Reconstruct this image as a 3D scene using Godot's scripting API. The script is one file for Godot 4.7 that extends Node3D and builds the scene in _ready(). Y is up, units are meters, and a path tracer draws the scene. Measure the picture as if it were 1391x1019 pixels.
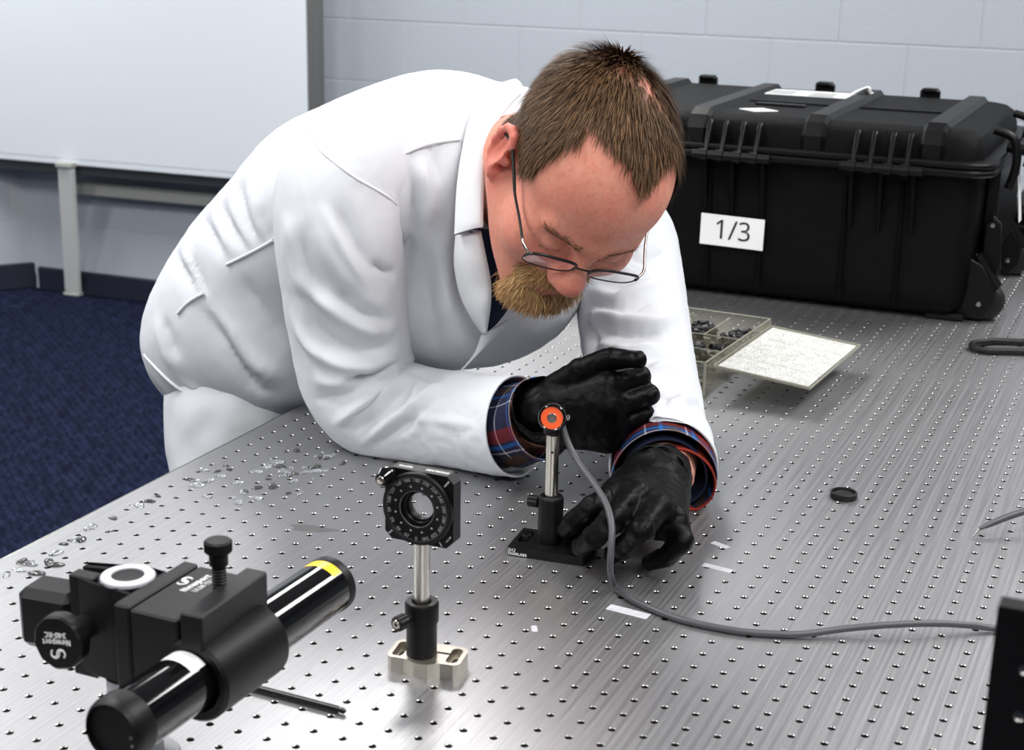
extends Node3D

const TY := 0.83          # table top above the floor
const PITCH := 0.0254     # hole spacing of the table
var names := {}
var mats := {}
var rng := RandomNumberGenerator.new()

# ---------------------------------------------------------------- mesh builder
class M:
	var v := PackedVector3Array()
	var n := PackedVector3Array()
	var c := PackedColorArray()
	var uv := PackedVector2Array()
	var ix := PackedInt32Array()
	var use_c := false
	var use_uv := false

	func vert(p: Vector3, nn: Vector3) -> int:
		v.append(p)
		n.append(nn)
		return v.size() - 1

	func tri(a: int, b: int, d: int) -> void:      # counted counter-clockwise, stored clockwise
		ix.append(a)
		ix.append(d)
		ix.append(b)

	func quad(a: int, b: int, d: int, e: int) -> void:
		tri(a, b, d)
		tri(a, d, e)

	func face(pts: Array) -> void:                  # flat convex face, counter-clockwise from outside
		var nn: Vector3 = (pts[1] - pts[0]).cross(pts[2] - pts[0])
		if pts.size() > 3 and nn.length() < 1e-14:
			nn = (pts[2] - pts[0]).cross(pts[3] - pts[0])
		nn = nn.normalized()
		var s := v.size()
		for p in pts:
			vert(p, nn)
		for i in range(1, pts.size() - 1):
			tri(s, s + i, s + i + 1)

	func box(at: Vector3, size: Vector3, b := Basis.IDENTITY, ch := 0.0) -> M:
		var h := size * 0.5
		ch = minf(ch, minf(h.x, minf(h.y, h.z)) * 0.95)
		var q := func(x: float, y: float, z: float) -> Vector3: return at + b * Vector3(x, y, z)
		for ax in 3:
			var a1 := (ax + 1) % 3
			var a2 := (ax + 2) % 3
			for s: float in [-1.0, 1.0]:
				var pts := []
				for k in [[-1, -1], [1, -1], [1, 1], [-1, 1]]:
					var p := Vector3.ZERO
					p[ax] = s * h[ax]
					p[a1] = k[0] * (h[a1] - ch)
					p[a2] = k[1] * (h[a2] - ch)
					pts.append(at + b * p)
				if s < 0.0:
					pts.reverse()
				face(pts)
			if ch > 0.0:
				for s1: float in [-1.0, 1.0]:
					for s2: float in [-1.0, 1.0]:
						var e := []
						for k in [[0, -1], [1, -1], [1, 1], [0, 1]]:
							var p := Vector3.ZERO
							p[ax] = k[1] * (h[ax] - ch)
							p[a1] = s1 * (h[a1] - (ch if k[0] == 1 else 0.0))
							p[a2] = s2 * (h[a2] - (0.0 if k[0] == 1 else ch))
							e.append(at + b * p)
						if s1 * s2 < 0.0:
							e.reverse()
						var nn: Vector3 = (e[1] - e[0]).cross(e[2] - e[0])
						var o := Vector3.ZERO
						o[a1] = s1
						o[a2] = s2
						if nn.dot(b * o) < 0.0:
							e.reverse()
						face(e)
		if ch > 0.0:
			for sx: float in [-1.0, 1.0]:
				for sy: float in [-1.0, 1.0]:
					for sz: float in [-1.0, 1.0]:
						var t := [q.call(sx * h.x, sy * (h.y - ch), sz * (h.z - ch)), q.call(sx * (h.x - ch), sy * h.y, sz * (h.z - ch)), q.call(sx * (h.x - ch), sy * (h.y - ch), sz * h.z)]
						if sx * sy * sz < 0.0:
							t.reverse()
						face(t)
		return self

	# profile of (radius, height) turned round the y axis of xf; corners sharper than 35 degrees stay sharp
	func lathe(prof: Array, seg: int, xf := Transform3D.IDENTITY) -> M:
		var dirs := []
		for i in prof.size() - 1:
			var d: Vector2 = prof[i + 1] - prof[i]
			dirs.append(Vector2(d.y, -d.x).normalized())
		for i in prof.size() - 1:
			var n0: Vector2 = dirs[i]
			var n1: Vector2 = dirs[i]
			if i > 0 and dirs[i - 1].dot(dirs[i]) > 0.82:
				n0 = (dirs[i - 1] + dirs[i]).normalized()
			if i < prof.size() - 2 and dirs[i + 1].dot(dirs[i]) > 0.82:
				n1 = (dirs[i + 1] + dirs[i]).normalized()
			var s := v.size()
			for k in seg + 1:
				var a := TAU * k / seg
				var cs := cos(a)
				var sn := sin(a)
				vert(xf * Vector3(prof[i].x * cs, prof[i].y, -prof[i].x * sn), (xf.basis * Vector3(n0.x * cs, n0.y, -n0.x * sn)).normalized())
				vert(xf * Vector3(prof[i + 1].x * cs, prof[i + 1].y, -prof[i + 1].x * sn), (xf.basis * Vector3(n1.x * cs, n1.y, -n1.x * sn)).normalized())
			for k in seg:
				var j := s + 2 * k
				if prof[i].x > 1e-7:
					tri(j, j + 2, j + 1)
				if prof[i + 1].x > 1e-7:
					tri(j + 1, j + 2, j + 3)
		return self

	# round bar along points; radius is a number or an array, one for each point
	func tube(pts: Array, radius, seg := 10, caps := true) -> M:
		var t := (pts[1] - pts[0] as Vector3).normalized()
		var up := t.cross(Vector3(0.3, 1, 0.2)).normalized()
		var s := v.size()
		var last := pts.size() - 1
		for i in pts.size():
			var d: Vector3 = (pts[mini(i + 1, last)] - pts[maxi(i - 1, 0)]).normalized()
			up = (up - d * up.dot(d)).normalized()
			var w := d.cross(up)
			var r: float = radius[i] if radius is Array else radius
			for k in seg:
				var a := TAU * k / seg
				var o := up * cos(a) + w * sin(a)
				vert(pts[i] + o * r, o)
		for i in last:
			for k in seg:
				var a := s + i * seg + k
				var b := s + i * seg + (k + 1) % seg
				quad(a, b, b + seg, a + seg)
		if caps:
			for e in 2:
				var f := []
				for k in seg:
					f.append(v[s + (last * seg if e == 1 else 0) + k])
				if e == 0:
					f.reverse()
				face(f)
		return self

	# a flat outline in the x-z plane of xf, raised by h along its y, edges eased by ch
	func extrude(poly: PackedVector2Array, h: float, xf := Transform3D.IDENTITY, ch := 0.0) -> M:
		if Geometry2D.is_polygon_clockwise(poly):
			poly.reverse()
		var m := poly.size()
		var first := ix.size()
		var inset := PackedVector2Array()
		var en := []
		for i in m:
			var d := poly[(i + 1) % m] - poly[i]
			en.append(Vector2(d.y, -d.x).normalized())
		for i in m:
			var b: Vector2 = (en[i] + en[(i + m - 1) % m]).normalized()
			inset.append(poly[i] - b * ch / maxf(0.4, b.dot(en[i])))
		var tris := Geometry2D.triangulate_polygon(inset)
		var put := func(p: Vector2, y: float) -> Vector3: return xf * Vector3(p.x, y, -p.y)
		for top in 2:
			var s := v.size()
			for p in inset:
				vert(put.call(p, h if top else 0.0), (xf.basis * (Vector3.UP if top else Vector3.DOWN)).normalized())
			for k in range(0, tris.size(), 3):
				var p0 := inset[tris[k]]
				var ccw := (inset[tris[k + 1]] - p0).cross(inset[tris[k + 2]] - p0) > 0.0
				if ccw == (top == 1):
					tri(s + tris[k], s + tris[k + 1], s + tris[k + 2])
				else:
					tri(s + tris[k], s + tris[k + 2], s + tris[k + 1])
		for i in m:
			var j := (i + 1) % m
			var n0: Vector2 = en[i]
			var n1: Vector2 = en[i]
			if en[i].dot(en[(i + m - 1) % m]) > 0.75:
				n0 = (en[i] + en[(i + m - 1) % m]).normalized()
			if en[i].dot(en[j]) > 0.75:
				n1 = (en[i] + en[j]).normalized()
			var rings := [[inset, 0.0], [poly, ch], [poly, h - ch], [inset, h]] if ch > 0.0 else [[poly, 0.0], [poly, h]]
			for r in rings.size() - 1:
				var tilt := 0.0 if rings.size() == 2 or r == 1 else (-0.8 if r == 0 else 0.8)
				var s := v.size()
				for q in [[i, r, n0], [j, r, n1], [j, r + 1, n1], [i, r + 1, n0]]:
					vert(put.call(rings[q[1]][0][q[0]], rings[q[1]][1]), (xf.basis * Vector3(q[2].x, tilt, -q[2].y)).normalized())
				quad(s, s + 1, s + 2, s + 3)
		if xf.basis.determinant() < 0.0:
			for q in range(first, ix.size(), 3):
				var w := ix[q + 1]
				ix[q + 1] = ix[q + 2]
				ix[q + 2] = w
		return self

	# surface f(i, j) on a grid, with smooth normals; wrap joins the last column to the first
	func grid(nu: int, nv: int, f: Callable, wrap := false) -> M:
		var s := v.size()
		for j in nv:
			for i in nu:
				vert(f.call(i, j), Vector3.ZERO)
		var t0 := ix.size()
		for j in nv - 1:
			for i in (nu if wrap else nu - 1):
				var k := (i + 1) % nu
				quad(s + j * nu + i, s + j * nu + k, s + (j + 1) * nu + k, s + (j + 1) * nu + i)
		smooth(t0, s)
		return self

	func smooth(t0 := 0, s := 0) -> void:
		for i in range(s, v.size()):
			n[i] = Vector3.ZERO
		for t in range(t0, ix.size(), 3):
			var a := ix[t]
			var b := ix[t + 1]
			var d := ix[t + 2]
			var q := (v[d] - v[a]).cross(v[b] - v[a])
			n[a] += q
			n[b] += q
			n[d] += q
		for i in range(s, v.size()):
			n[i] = n[i].normalized() if n[i].length_squared() > 0.0 else Vector3.UP

	func add(o: M, xf := Transform3D.IDENTITY) -> M:
		var s := v.size()
		for i in o.v.size():
			vert(xf * o.v[i], (xf.basis * o.n[i]).normalized())
		for i in o.ix:
			ix.append(i + s)
		return self

	func mesh(mat: Material) -> ArrayMesh:
		var a := []
		a.resize(Mesh.ARRAY_MAX)
		a[Mesh.ARRAY_VERTEX] = v
		a[Mesh.ARRAY_NORMAL] = n
		if c.size() == v.size() and c.size() > 0:
			a[Mesh.ARRAY_COLOR] = c
		if uv.size() == v.size() and uv.size() > 0:
			a[Mesh.ARRAY_TEX_UV] = uv
		a[Mesh.ARRAY_INDEX] = ix
		var me := ArrayMesh.new()
		me.add_surface_from_arrays(Mesh.PRIMITIVE_TRIANGLES, a)
		me.surface_set_material(0, mat)
		return me

# ---------------------------------------------------------------- naming and tagging
func numbered(called: String) -> String:
	var k: int = names.get(called, 0)
	names[called] = k + 1
	return called if k == 0 else "%s_%03d" % [called, k]

func tag(o: Node, label: String, category: String, group := "", kind := "") -> Node:
	if label:
		o.set_meta("label", label)
	if category:
		o.set_meta("category", category)
	if group:
		o.set_meta("group", group)
	if kind:
		o.set_meta("kind", kind)
	return o

func thing(called: String, label: String, category: String, at := Vector3.ZERO, b := Basis.IDENTITY, group := "") -> Node3D:
	var o := Node3D.new()
	o.name = numbered(called)
	add_child(o)
	o.transform = Transform3D(b, at)
	tag(o, label, category, group)
	return o

func put(called: String, m: M, mat: Material, parent: Node = null) -> MeshInstance3D:
	return put_mesh(called, m.mesh(mat), parent)

func put_mesh(called: String, me: Mesh, parent: Node = null) -> MeshInstance3D:
	var o := MeshInstance3D.new()
	o.mesh = me
	o.cast_shadow = GeometryInstance3D.SHADOW_CASTING_SETTING_DOUBLE_SIDED
	if parent == null:
		o.name = numbered(called)
		add_child(o)
	else:
		var k := 0
		while parent.has_node(NodePath(called if k == 0 else "%s_%03d" % [called, k])):
			k += 1
		o.name = called if k == 0 else "%s_%03d" % [called, k]
		parent.add_child(o)
	return o

func struct(called: String, m: M, mat: Material) -> MeshInstance3D:
	var o := put(called, m, mat)
	o.name = called
	o.set_meta("kind", "structure")
	return o

func text(s: String, height: float, depth: float, mat: Material, bold := false) -> TextMesh:
	var t := TextMesh.new()
	var f := SystemFont.new()
	f.font_names = PackedStringArray(["Droid Sans"])
	f.font_weight = 700 if bold else 400
	t.font = f
	t.font_size = 32
	t.text = s
	t.pixel_size = height / 23.0
	t.depth = depth
	t.curve_step = 1.0
	t.material = mat
	return t

func put_text(called: String, s: String, height: float, xf: Transform3D, mat: Material, parent: Node, depth := 0.0002, bold := false) -> MeshInstance3D:
	var o := put_mesh(called, text(s, height, depth, mat, bold), parent)
	o.transform = xf
	return o

# ---------------------------------------------------------------- materials
func noise(freq: float, type := FastNoiseLite.TYPE_SIMPLEX_SMOOTH, oct := 4, sd := 1) -> FastNoiseLite:
	var f := FastNoiseLite.new()
	f.noise_type = type
	f.frequency = freq
	f.fractal_octaves = oct
	f.seed = sd
	return f

func noise_tex(freq: float, lo: Color, hi: Color, size := 512, oct := 4, sd := 1, a := 0.25, b := 0.75, type := FastNoiseLite.TYPE_SIMPLEX_SMOOTH) -> NoiseTexture2D:
	var t := NoiseTexture2D.new()
	t.width = size
	t.height = size
	t.seamless = true
	t.noise = noise(freq, type, oct, sd)
	var g := Gradient.new()
	g.offsets = PackedFloat32Array([a, b])
	g.colors = PackedColorArray([lo, hi])
	t.color_ramp = g
	return t

func mat(called: String, col: Color, rough: float, metal := 0.0, spec := 0.5) -> StandardMaterial3D:
	var m := StandardMaterial3D.new()
	m.resource_name = called
	m.albedo_color = col
	m.roughness = rough
	m.metallic = metal
	m.metallic_specular = spec
	m.cull_mode = BaseMaterial3D.CULL_DISABLED
	mats[called] = m
	return m

func rgb(r: int, g: int, b: int) -> Color:
	return Color(r / 255.0, g / 255.0, b / 255.0)

func triplanar(m: StandardMaterial3D, scale: Vector3, world := true) -> StandardMaterial3D:
	m.uv1_triplanar = true
	m.uv1_world_triplanar = world
	m.uv1_scale = scale
	m.uv1_triplanar_sharpness = 6.0
	return m

func bump(m: StandardMaterial3D, t: Texture2D, cm: float) -> StandardMaterial3D:
	m.heightmap_enabled = true
	m.heightmap_texture = t
	m.heightmap_scale = cm
	return m

func basis_y(y: Vector3, hint := Vector3(0.13, 0.2, 1)) -> Basis:      # a basis whose y axis points along y
	y = y.normalized()
	var x := y.cross(hint).normalized()
	return Basis(x, y, x.cross(y))

func basis_z(z: Vector3, up := Vector3.UP) -> Basis:                   # a basis whose z axis points along z
	z = z.normalized()
	var x := up.cross(z).normalized()
	return Basis(x, z.cross(x), z)

func rounded_rect(w: float, h: float, r: float, seg := 5) -> PackedVector2Array:
	var p := PackedVector2Array()
	for q in [[1, 1, 0], [-1, 1, 1], [-1, -1, 2], [1, -1, 3]]:
		for k in seg + 1:
			var a: float = PI / 2 * (q[2] + float(k) / seg)
			p.append(Vector2(q[0] * (w / 2 - r) + r * cos(a), q[1] * (h / 2 - r) + r * sin(a)))
	return p

func disc(r: float, seg := 24) -> PackedVector2Array:
	var p := PackedVector2Array()
	for k in seg:
		p.append(Vector2(r * cos(TAU * k / seg), r * sin(TAU * k / seg)))
	return p

func spline(pts: Array, per := 8) -> Array:                            # Catmull-Rom through the points
	var out := []
	for i in pts.size() - 1:
		var a = pts[maxi(i - 1, 0)]
		var b = pts[i]
		var c = pts[i + 1]
		var d = pts[mini(i + 2, pts.size() - 1)]
		for k in per:
			var t := float(k) / per
			out.append(0.5 * ((2.0 * b) + (c - a) * t + (2.0 * a - 5.0 * b + 4.0 * c - d) * t * t + (3.0 * b - a - 3.0 * c + d) * t * t * t))
	out.append(pts[-1])
	return out

# ---------------------------------------------------------------- the scene
func _ready() -> void:
	rng.seed = 7
	# camera
	var cam := Camera3D.new()
	cam.name = "camera"
	var lens := CameraAttributesPhysical.new()
	lens.frustum_focal_length = 49.33
	lens.frustum_near = 0.05
	lens.frustum_far = 60.0
	lens.frustum_focus_distance = 1.56
	lens.exposure_aperture = 11.0
	cam.fov = 27.346
	cam.attributes = lens
	cam.transform = Transform3D(Basis.from_euler(Vector3(-0.2892, 0.4121, 0.0207)), Vector3(0.525, 1.4254, 1.2532))
	add_child(cam)
	cam.current = true
	# surroundings: a closed room, no sky in view
	var we := WorldEnvironment.new()
	we.name = "surroundings"
	var env := Environment.new()
	env.background_mode = Environment.BG_COLOR
	env.background_color = Color(0.0, 0.0, 0.0)
	env.tonemap_mode = Environment.TONE_MAPPER_LINEAR
	env.tonemap_exposure = 1.0
	env.sdfgi_enabled = true
	env.ssao_enabled = true
	env.ssil_enabled = true
	we.environment = env
	add_child(we)
	# light: two rows of ceiling panels that run along the table
	make_materials()
	for q in [[-3.65, -2.3], [-3.65, 0.3], [-1.25, -2.25], [-1.25, 0.3], [-1.25, 2.3], [1.15, -2.0], [1.15, -0.1], [1.15, 1.8]]:
		ceiling_light(Vector3(q[0], 2.7, q[1]), 4.8)
	room()
	table()
	black_case()
	low_case()
	laser()
	rotation_mount()
	detector()
	screw_box()
	small_things()
	person()

func ceiling_light(at: Vector3, energy: float) -> void:
	var far := "farthest" if at.z < -1.0 else ("middle" if at.z < 0.5 else "nearest")
	var side := "whiteboard side" if at.x < -2.0 else ("middle of the room" if at.x < 0.0 else "case side")
	var t := thing("ceiling_light", "white ceiling light panel, %s one of the row on the %s" % [far, side], "ceiling light", at, Basis.IDENTITY, "ceiling light panels")
	var fr := M.new()
	for s: float in [-1.0, 1.0]:
		fr.box(Vector3(s * 0.31, -0.012, 0), Vector3(0.02, 0.024, 1.24), Basis.IDENTITY, 0.002)
		fr.box(Vector3(0, -0.012, s * 0.61), Vector3(0.6, 0.024, 0.02), Basis.IDENTITY, 0.002)
	put("frame", fr, mats.white_metal, t)
	put("diffuser_panel", M.new().box(Vector3(0, -0.006, 0), Vector3(0.6, 0.01, 1.2)), mats.lamp, t)
	var l := AreaLight3D.new()
	l.name = "panel_light"
	l.area_size = Vector2(0.58, 1.18)
	l.light_energy = energy
	l.light_color = Color(1.0, 0.995, 0.985)
	l.shadow_enabled = true
	l.area_range = 12.0
	l.area_attenuation = 2.0
	t.add_child(l)
	l.transform = Transform3D(Basis(Vector3(1, 0, 0), Vector3(0, 0, -1), Vector3(0, 1, 0)), Vector3(0, -0.014, 0))

func make_materials() -> void:
	var m: StandardMaterial3D
	m = mat("lamp", Color.WHITE, 0.6)
	m.emission_enabled = true
	m.emission = Color(1.0, 0.995, 0.985)
	m.emission_energy_multiplier = 1.5
	mat("white_metal", rgb(225, 226, 224), 0.5)
	# painted block wall
	m = mat("wall_paint", rgb(176, 182, 191), 0.55)
	triplanar(m, Vector3.ONE * 6.0)
	bump(m, noise_tex(0.03, Color.BLACK, Color.WHITE, 512, 5, 3), 0.035)
	mat("joint_paint", rgb(183, 188, 196), 0.6)
	mat("ceiling_paint", rgb(205, 206, 205), 0.9)
	mat("side_paint", rgb(132, 137, 146), 0.7)
	# ribbed navy carpet
	m = mat("carpet", Color.WHITE, 0.95, 0.0, 0.2)
	m.albedo_texture = noise_tex(0.02, rgb(14, 19, 38), rgb(36, 43, 70), 512, 5, 5, 0.2, 0.85)
	triplanar(m, Vector3(2.2, 2.2, 2.2))
	bump(m, noise_tex(0.08, Color.BLACK, Color.WHITE, 512, 3, 8), 0.3)
	mat("carpet_rib", rgb(27, 34, 62), 0.95, 0.0, 0.2)
	mat("navy_rubber", rgb(22, 27, 46), 0.6)
	# steel of the table: brushed along z
	m = mat("steel", Color.WHITE, 1.0, 0.95)
	m.albedo_texture = noise_tex(0.012, rgb(164, 164, 167), rgb(175, 175, 177), 1024, 5, 11, 0.2, 0.8)
	m.roughness_texture = noise_tex(0.01, Color(0.40, 0.40, 0.40), Color(0.47, 0.47, 0.47), 512, 5, 12)
	m.roughness_texture_channel = BaseMaterial3D.TEXTURE_CHANNEL_GREEN
	triplanar(m, Vector3(44.0, 3.0, 0.5))
	bump(m, noise_tex(0.05, Color.BLACK, Color.WHITE, 1024, 4, 13), 0.0012)
	m = mat("hole_steel", rgb(172, 171, 169), 0.26, 1.0)
	mat("table_side", rgb(50, 51, 54), 0.45, 0.6)
	mat("table_leg", rgb(60, 62, 66), 0.5, 0.2)
	# black plastics and anodised aluminium
	m = mat("case_plastic", rgb(6, 6, 7), 0.5, 0.0, 0.2)
	triplanar(m, Vector3.ONE * 9.0)
	bump(m, noise_tex(0.12, Color.BLACK, Color.WHITE, 512, 3, 21), 0.05)
	mat("case_smooth", rgb(9, 9, 10), 0.4, 0.0, 0.3)
	mat("rubber", rgb(11, 11, 12), 0.55, 0.0, 0.4)
	m = mat("anodised", rgb(8, 8, 9), 0.42, 0.0, 0.34)
	triplanar(m, Vector3.ONE * 30.0)
	bump(m, noise_tex(0.15, Color.BLACK, Color.WHITE, 256, 3, 22), 0.006)
	mat("anodised_satin", rgb(19, 19, 21), 0.45, 0.0, 0.35)
	m = mat("gloss_black", rgb(8, 8, 9), 0.07, 0.0, 0.55)
	mat("bright_steel", rgb(214, 209, 200), 0.24, 1.0)
	m = mat("nickel", rgb(190, 184, 174), 0.36, 1.0)
	triplanar(m, Vector3.ONE * 40.0)
	bump(m, noise_tex(0.1, Color.BLACK, Color.WHITE, 256, 3, 23), 0.006)
	mat("screw_steel", rgb(150, 148, 145), 0.35, 1.0)
	mat("print_white", rgb(215, 216, 218), 0.6)
	mat("print_grey", rgb(150, 152, 154), 0.6)
	mat("label_white", rgb(226, 227, 228), 0.5)
	mat("ink", rgb(26, 26, 28), 0.6)
	mat("yellow_label", rgb(240, 196, 30), 0.4)
	mat("orange", rgb(238, 92, 40), 0.5)
	mat("ring_grey", rgb(176, 178, 184), 0.45)
	mat("sensor_grey", rgb(105, 98, 94), 0.25)
	m = mat("glass", Color(0.9, 0.92, 0.92, 0.12), 0.03)
	m.transparency = BaseMaterial3D.TRANSPARENCY_ALPHA
	mat("cable", rgb(62, 63, 67), 0.5)
	mat("board_white", rgb(218, 224, 231), 0.3)
	mat("board_frame", rgb(120, 122, 122), 0.4, 0.5)
	mat("tray_dark", rgb(52, 56, 60), 0.5, 0.2)
	mat("leg_white", rgb(222, 224, 222), 0.5)
	mat("rail_grey", rgb(165, 167, 162), 0.55)
	m = mat("clear_plastic", Color(0.92, 0.9, 0.74, 0.04), 0.06)
	m.transparency = BaseMaterial3D.TRANSPARENCY_ALPHA
	mat("plastic_edge", rgb(140, 139, 126), 0.25)
	mat("black_oxide", rgb(24, 25, 28), 0.35, 0.3)
	m = mat("paper_list", Color.WHITE, 0.55)
	m.albedo_texture = speckle()
	triplanar(m, Vector3.ONE * 4.6, false)
	m = mat("droplet", Color(0.95, 0.96, 0.97, 0.06), 0.02)
	m.refraction_enabled = true
	m.refraction_scale = 0.033
	m = mat("tape", Color(0.9, 0.9, 0.93, 0.35), 0.3)
	m.transparency = BaseMaterial3D.TRANSPARENCY_ALPHA
	m = mat("stain", Color(0.32, 0.29, 0.25, 0.14), 0.35)
	m.transparency = BaseMaterial3D.TRANSPARENCY_ALPHA

func speckle() -> ImageTexture:                # worn, densely printed list
	var im := Image.create(256, 256, false, Image.FORMAT_RGB8)
	var nz := noise(0.03, FastNoiseLite.TYPE_SIMPLEX_SMOOTH, 3, 77)
	for y in 256:
		for x in 256:
			var k := 0.80
			if rng.randf() < 0.34 + 0.25 * nz.get_noise_2d(x, y):
				k = 0.42 + 0.25 * rng.randf()
			if y % 64 < 3:
				k *= 0.9
			im.set_pixel(x, y, Color(k, k, k * 0.99))
	return ImageTexture.create_from_image(im)

# ---------------------------------------------------------------- room
const WALL_TURN := 0.044
func room() -> void:
	var b := Basis(Vector3.UP, WALL_TURN)
	struct("floor", M.new().box(Vector3(0, -0.06, 0.5), Vector3(11, 0.12, 10)), mats.carpet)
	struct("ceiling", M.new().box(Vector3(0, 2.78, 0.5), Vector3(11, 0.14, 10)), mats.ceiling_paint)
	var back := struct("wall_back", M.new().box(Vector3(0, 1.35, -0.1205), Vector3(11, 2.9, 0.2)), mats.joint_paint)
	back.transform = Transform3D(b, Vector3(0, 0, -3.5))
	# the blocks: 16 by 8 inch, running bond, thin painted joints
	var bw := 0.413
	var bh := 0.205
	var y0 := 0.055
	var full := M.new().box(Vector3.ZERO, Vector3(bw - 0.0035, bh - 0.0035, 0.03), Basis.IDENTITY, 0.0015).mesh(mats.wall_paint)
	for r in range(0, 9):
		for k in range(0, 20):
			var x := -3.593 + (k + (0.5 if r % 2 == 0 else 0.0)) * bw
			var o := put_mesh("block", full, back)
			o.position = Vector3(x, y0 + (r + 0.5) * bh, -0.0335 + 0.0003 * rng.randf_range(-1, 1))
	put("upper_courses", M.new().box(Vector3(0.6, (y0 + 9 * bh + 2.75) / 2, -0.0335), Vector3(8.2, 2.75 - y0 - 9 * bh, 0.03)), mats.wall_paint, back)
	# a short wall that comes forward at the left
	var c := Vector3(-3.46, 0, -3.48)
	var dirv := Vector3(-0.62, 0, 0.785).normalized()
	var lb := Basis(dirv, Vector3.UP, dirv.cross(Vector3.UP))
	var left := struct("wall_left", M.new().box(Vector3(1.5, 1.35, 0.1), Vector3(3.0, 2.9, 0.2)), mats.joint_paint)
	left.transform = Transform3D(lb, c)
	for r in range(0, 9):
		for k in range(0, 6):
			var o := put_mesh("block", full, left)
			o.position = Vector3((k + (0.5 if r % 2 else 0.0)) * bw + 0.207, y0 + (r + 0.5) * bh, 0.0135)
	put("upper_courses", M.new().box(Vector3(1.5, (y0 + 9 * bh + 2.75) / 2, 0.0135), Vector3(3.0, 2.75 - y0 - 9 * bh, 0.03)), mats.wall_paint, left)
	var lbase := struct("baseboard_left", M.new().box(Vector3(1.5, 0.05, -0.012), Vector3(3.0, 0.1, 0.02), Basis.IDENTITY, 0.004), mats.navy_rubber)
	lbase.transform = Transform3D(lb, c)
	var bbase := struct("baseboard_back", M.new().box(Vector3(0.45, 0.045, -0.006), Vector3(7.9, 0.09, 0.02), Basis.IDENTITY, 0.004), mats.navy_rubber)
	bbase.transform = Transform3D(b, Vector3(0, 0, -3.5))
	struct("wall_right", M.new().box(Vector3(4.6, 1.35, 0.5), Vector3(0.2, 2.9, 10)), mats.side_paint)
	struct("wall_front", M.new().box(Vector3(0, 1.35, 5.0), Vector3(11, 2.9, 0.2)), mats.side_paint)
	struct("wall_far_left", M.new().box(Vector3(-5.0, 1.35, 0.5), Vector3(0.2, 2.9, 10)), mats.side_paint)
	# ribs of the carpet, one long strip beside the other
	var rib := M.new()
	var d := Vector3(0.78, 0, 0.626)
	var w := Vector3(0.626, 0, -0.78)
	for k in 190:
		var p := Vector3(-2.6, 0, -2.2) + w * (k - 95) * 0.022
		var t0 := maxf((-3.38 - p.x) / d.x, (-3.28 - p.z) / d.z)
		var t1 := minf((-0.52 - p.x) / d.x, (1.0 - p.z) / d.z)
		if t1 - t0 < 0.1:
			continue
		var a := p + d * t0
		var e := p + d * t1
		var s := rib.v.size()
		for q in 5:
			var t := q / 4.0 * 2.0 - 1.0
			var off := w * t * 0.0070 + Vector3.UP * (0.0075 * sqrt(maxf(0.0, 1.0 - t * t)))
			var nn := (Vector3.UP * 0.6 + w * t).normalized()
			rib.vert(a + off, nn)
			rib.vert(e + off, nn)
		for q in 4:
			rib.quad(s + 2 * q, s + 2 * q + 1, s + 2 * q + 3, s + 2 * q + 2)
	var ro := put("carpet_ribs", rib, mats.carpet)
	tag(ro, "fine raised ribs running across the dark navy carpet", "carpet", "", "stuff")
	whiteboard()

func whiteboard() -> void:
	var b := Basis(Vector3.UP, 0.06)
	var o := Vector3(-2.20, 0.0, -3.27)
	var t := thing("whiteboard", "large white dry-erase board on white legs in front of the block wall", "whiteboard", o, b)
	var W := 2.4
	var y := 0.535
	put("panel", M.new().box(Vector3(-W / 2 - 0.02, y + 0.625, 0), Vector3(W, 1.22, 0.018), Basis.IDENTITY, 0.002), mats.board_white, t)
	put("frame_post", M.new().box(Vector3(0.006, y + 0.625, -0.005), Vector3(0.048, 1.26, 0.035), Basis.IDENTITY, 0.005), mats.board_frame, t)
	put("top_rail", M.new().box(Vector3(-W / 2, y + 1.25, -0.002), Vector3(W, 0.03, 0.03), Basis.IDENTITY, 0.004), mats.board_frame, t)
	put("bottom_rail", M.new().box(Vector3(-W / 2 - 0.02, y + 0.004, -0.012), Vector3(W, 0.024, 0.04), Basis.IDENTITY, 0.004), mats.board_white, t)
	put("tray", M.new().box(Vector3(-W / 2 - 0.02, y - 0.028, -0.03), Vector3(W, 0.038, 0.05), Basis.IDENTITY, 0.005), mats.tray_dark, t)
	for x: float in [-1.0, -2.1]:
		var p0 := Vector3(x - 0.115, 0.012, -0.13)
		var p1 := Vector3(x, y - 0.008, 0.02)
		var lb := basis_y(p1 - p0, Vector3(0, 0, 1))
		var lo := put("leg", M.new().box((p0 + p1) / 2, Vector3(0.064, (p1 - p0).length(), 0.028), lb, 0.006), mats.leg_white, t)
		put("leg_bracket", M.new().box(p1 + Vector3(0.002, 0.004, 0.004), Vector3(0.07, 0.02, 0.04), Basis.IDENTITY, 0.004), mats.rail_grey, lo)
		put("foot_pad", M.new().box(p0 + Vector3(0, -0.006, 0), Vector3(0.07, 0.012, 0.036), Basis.IDENTITY, 0.003), mats.rail_grey, lo)
	put("cross_rail", M.new().box(Vector3(-0.5, 0.425, -0.10), Vector3(1.25, 0.05, 0.03), Basis.IDENTITY, 0.006), mats.rail_grey, t)

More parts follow.
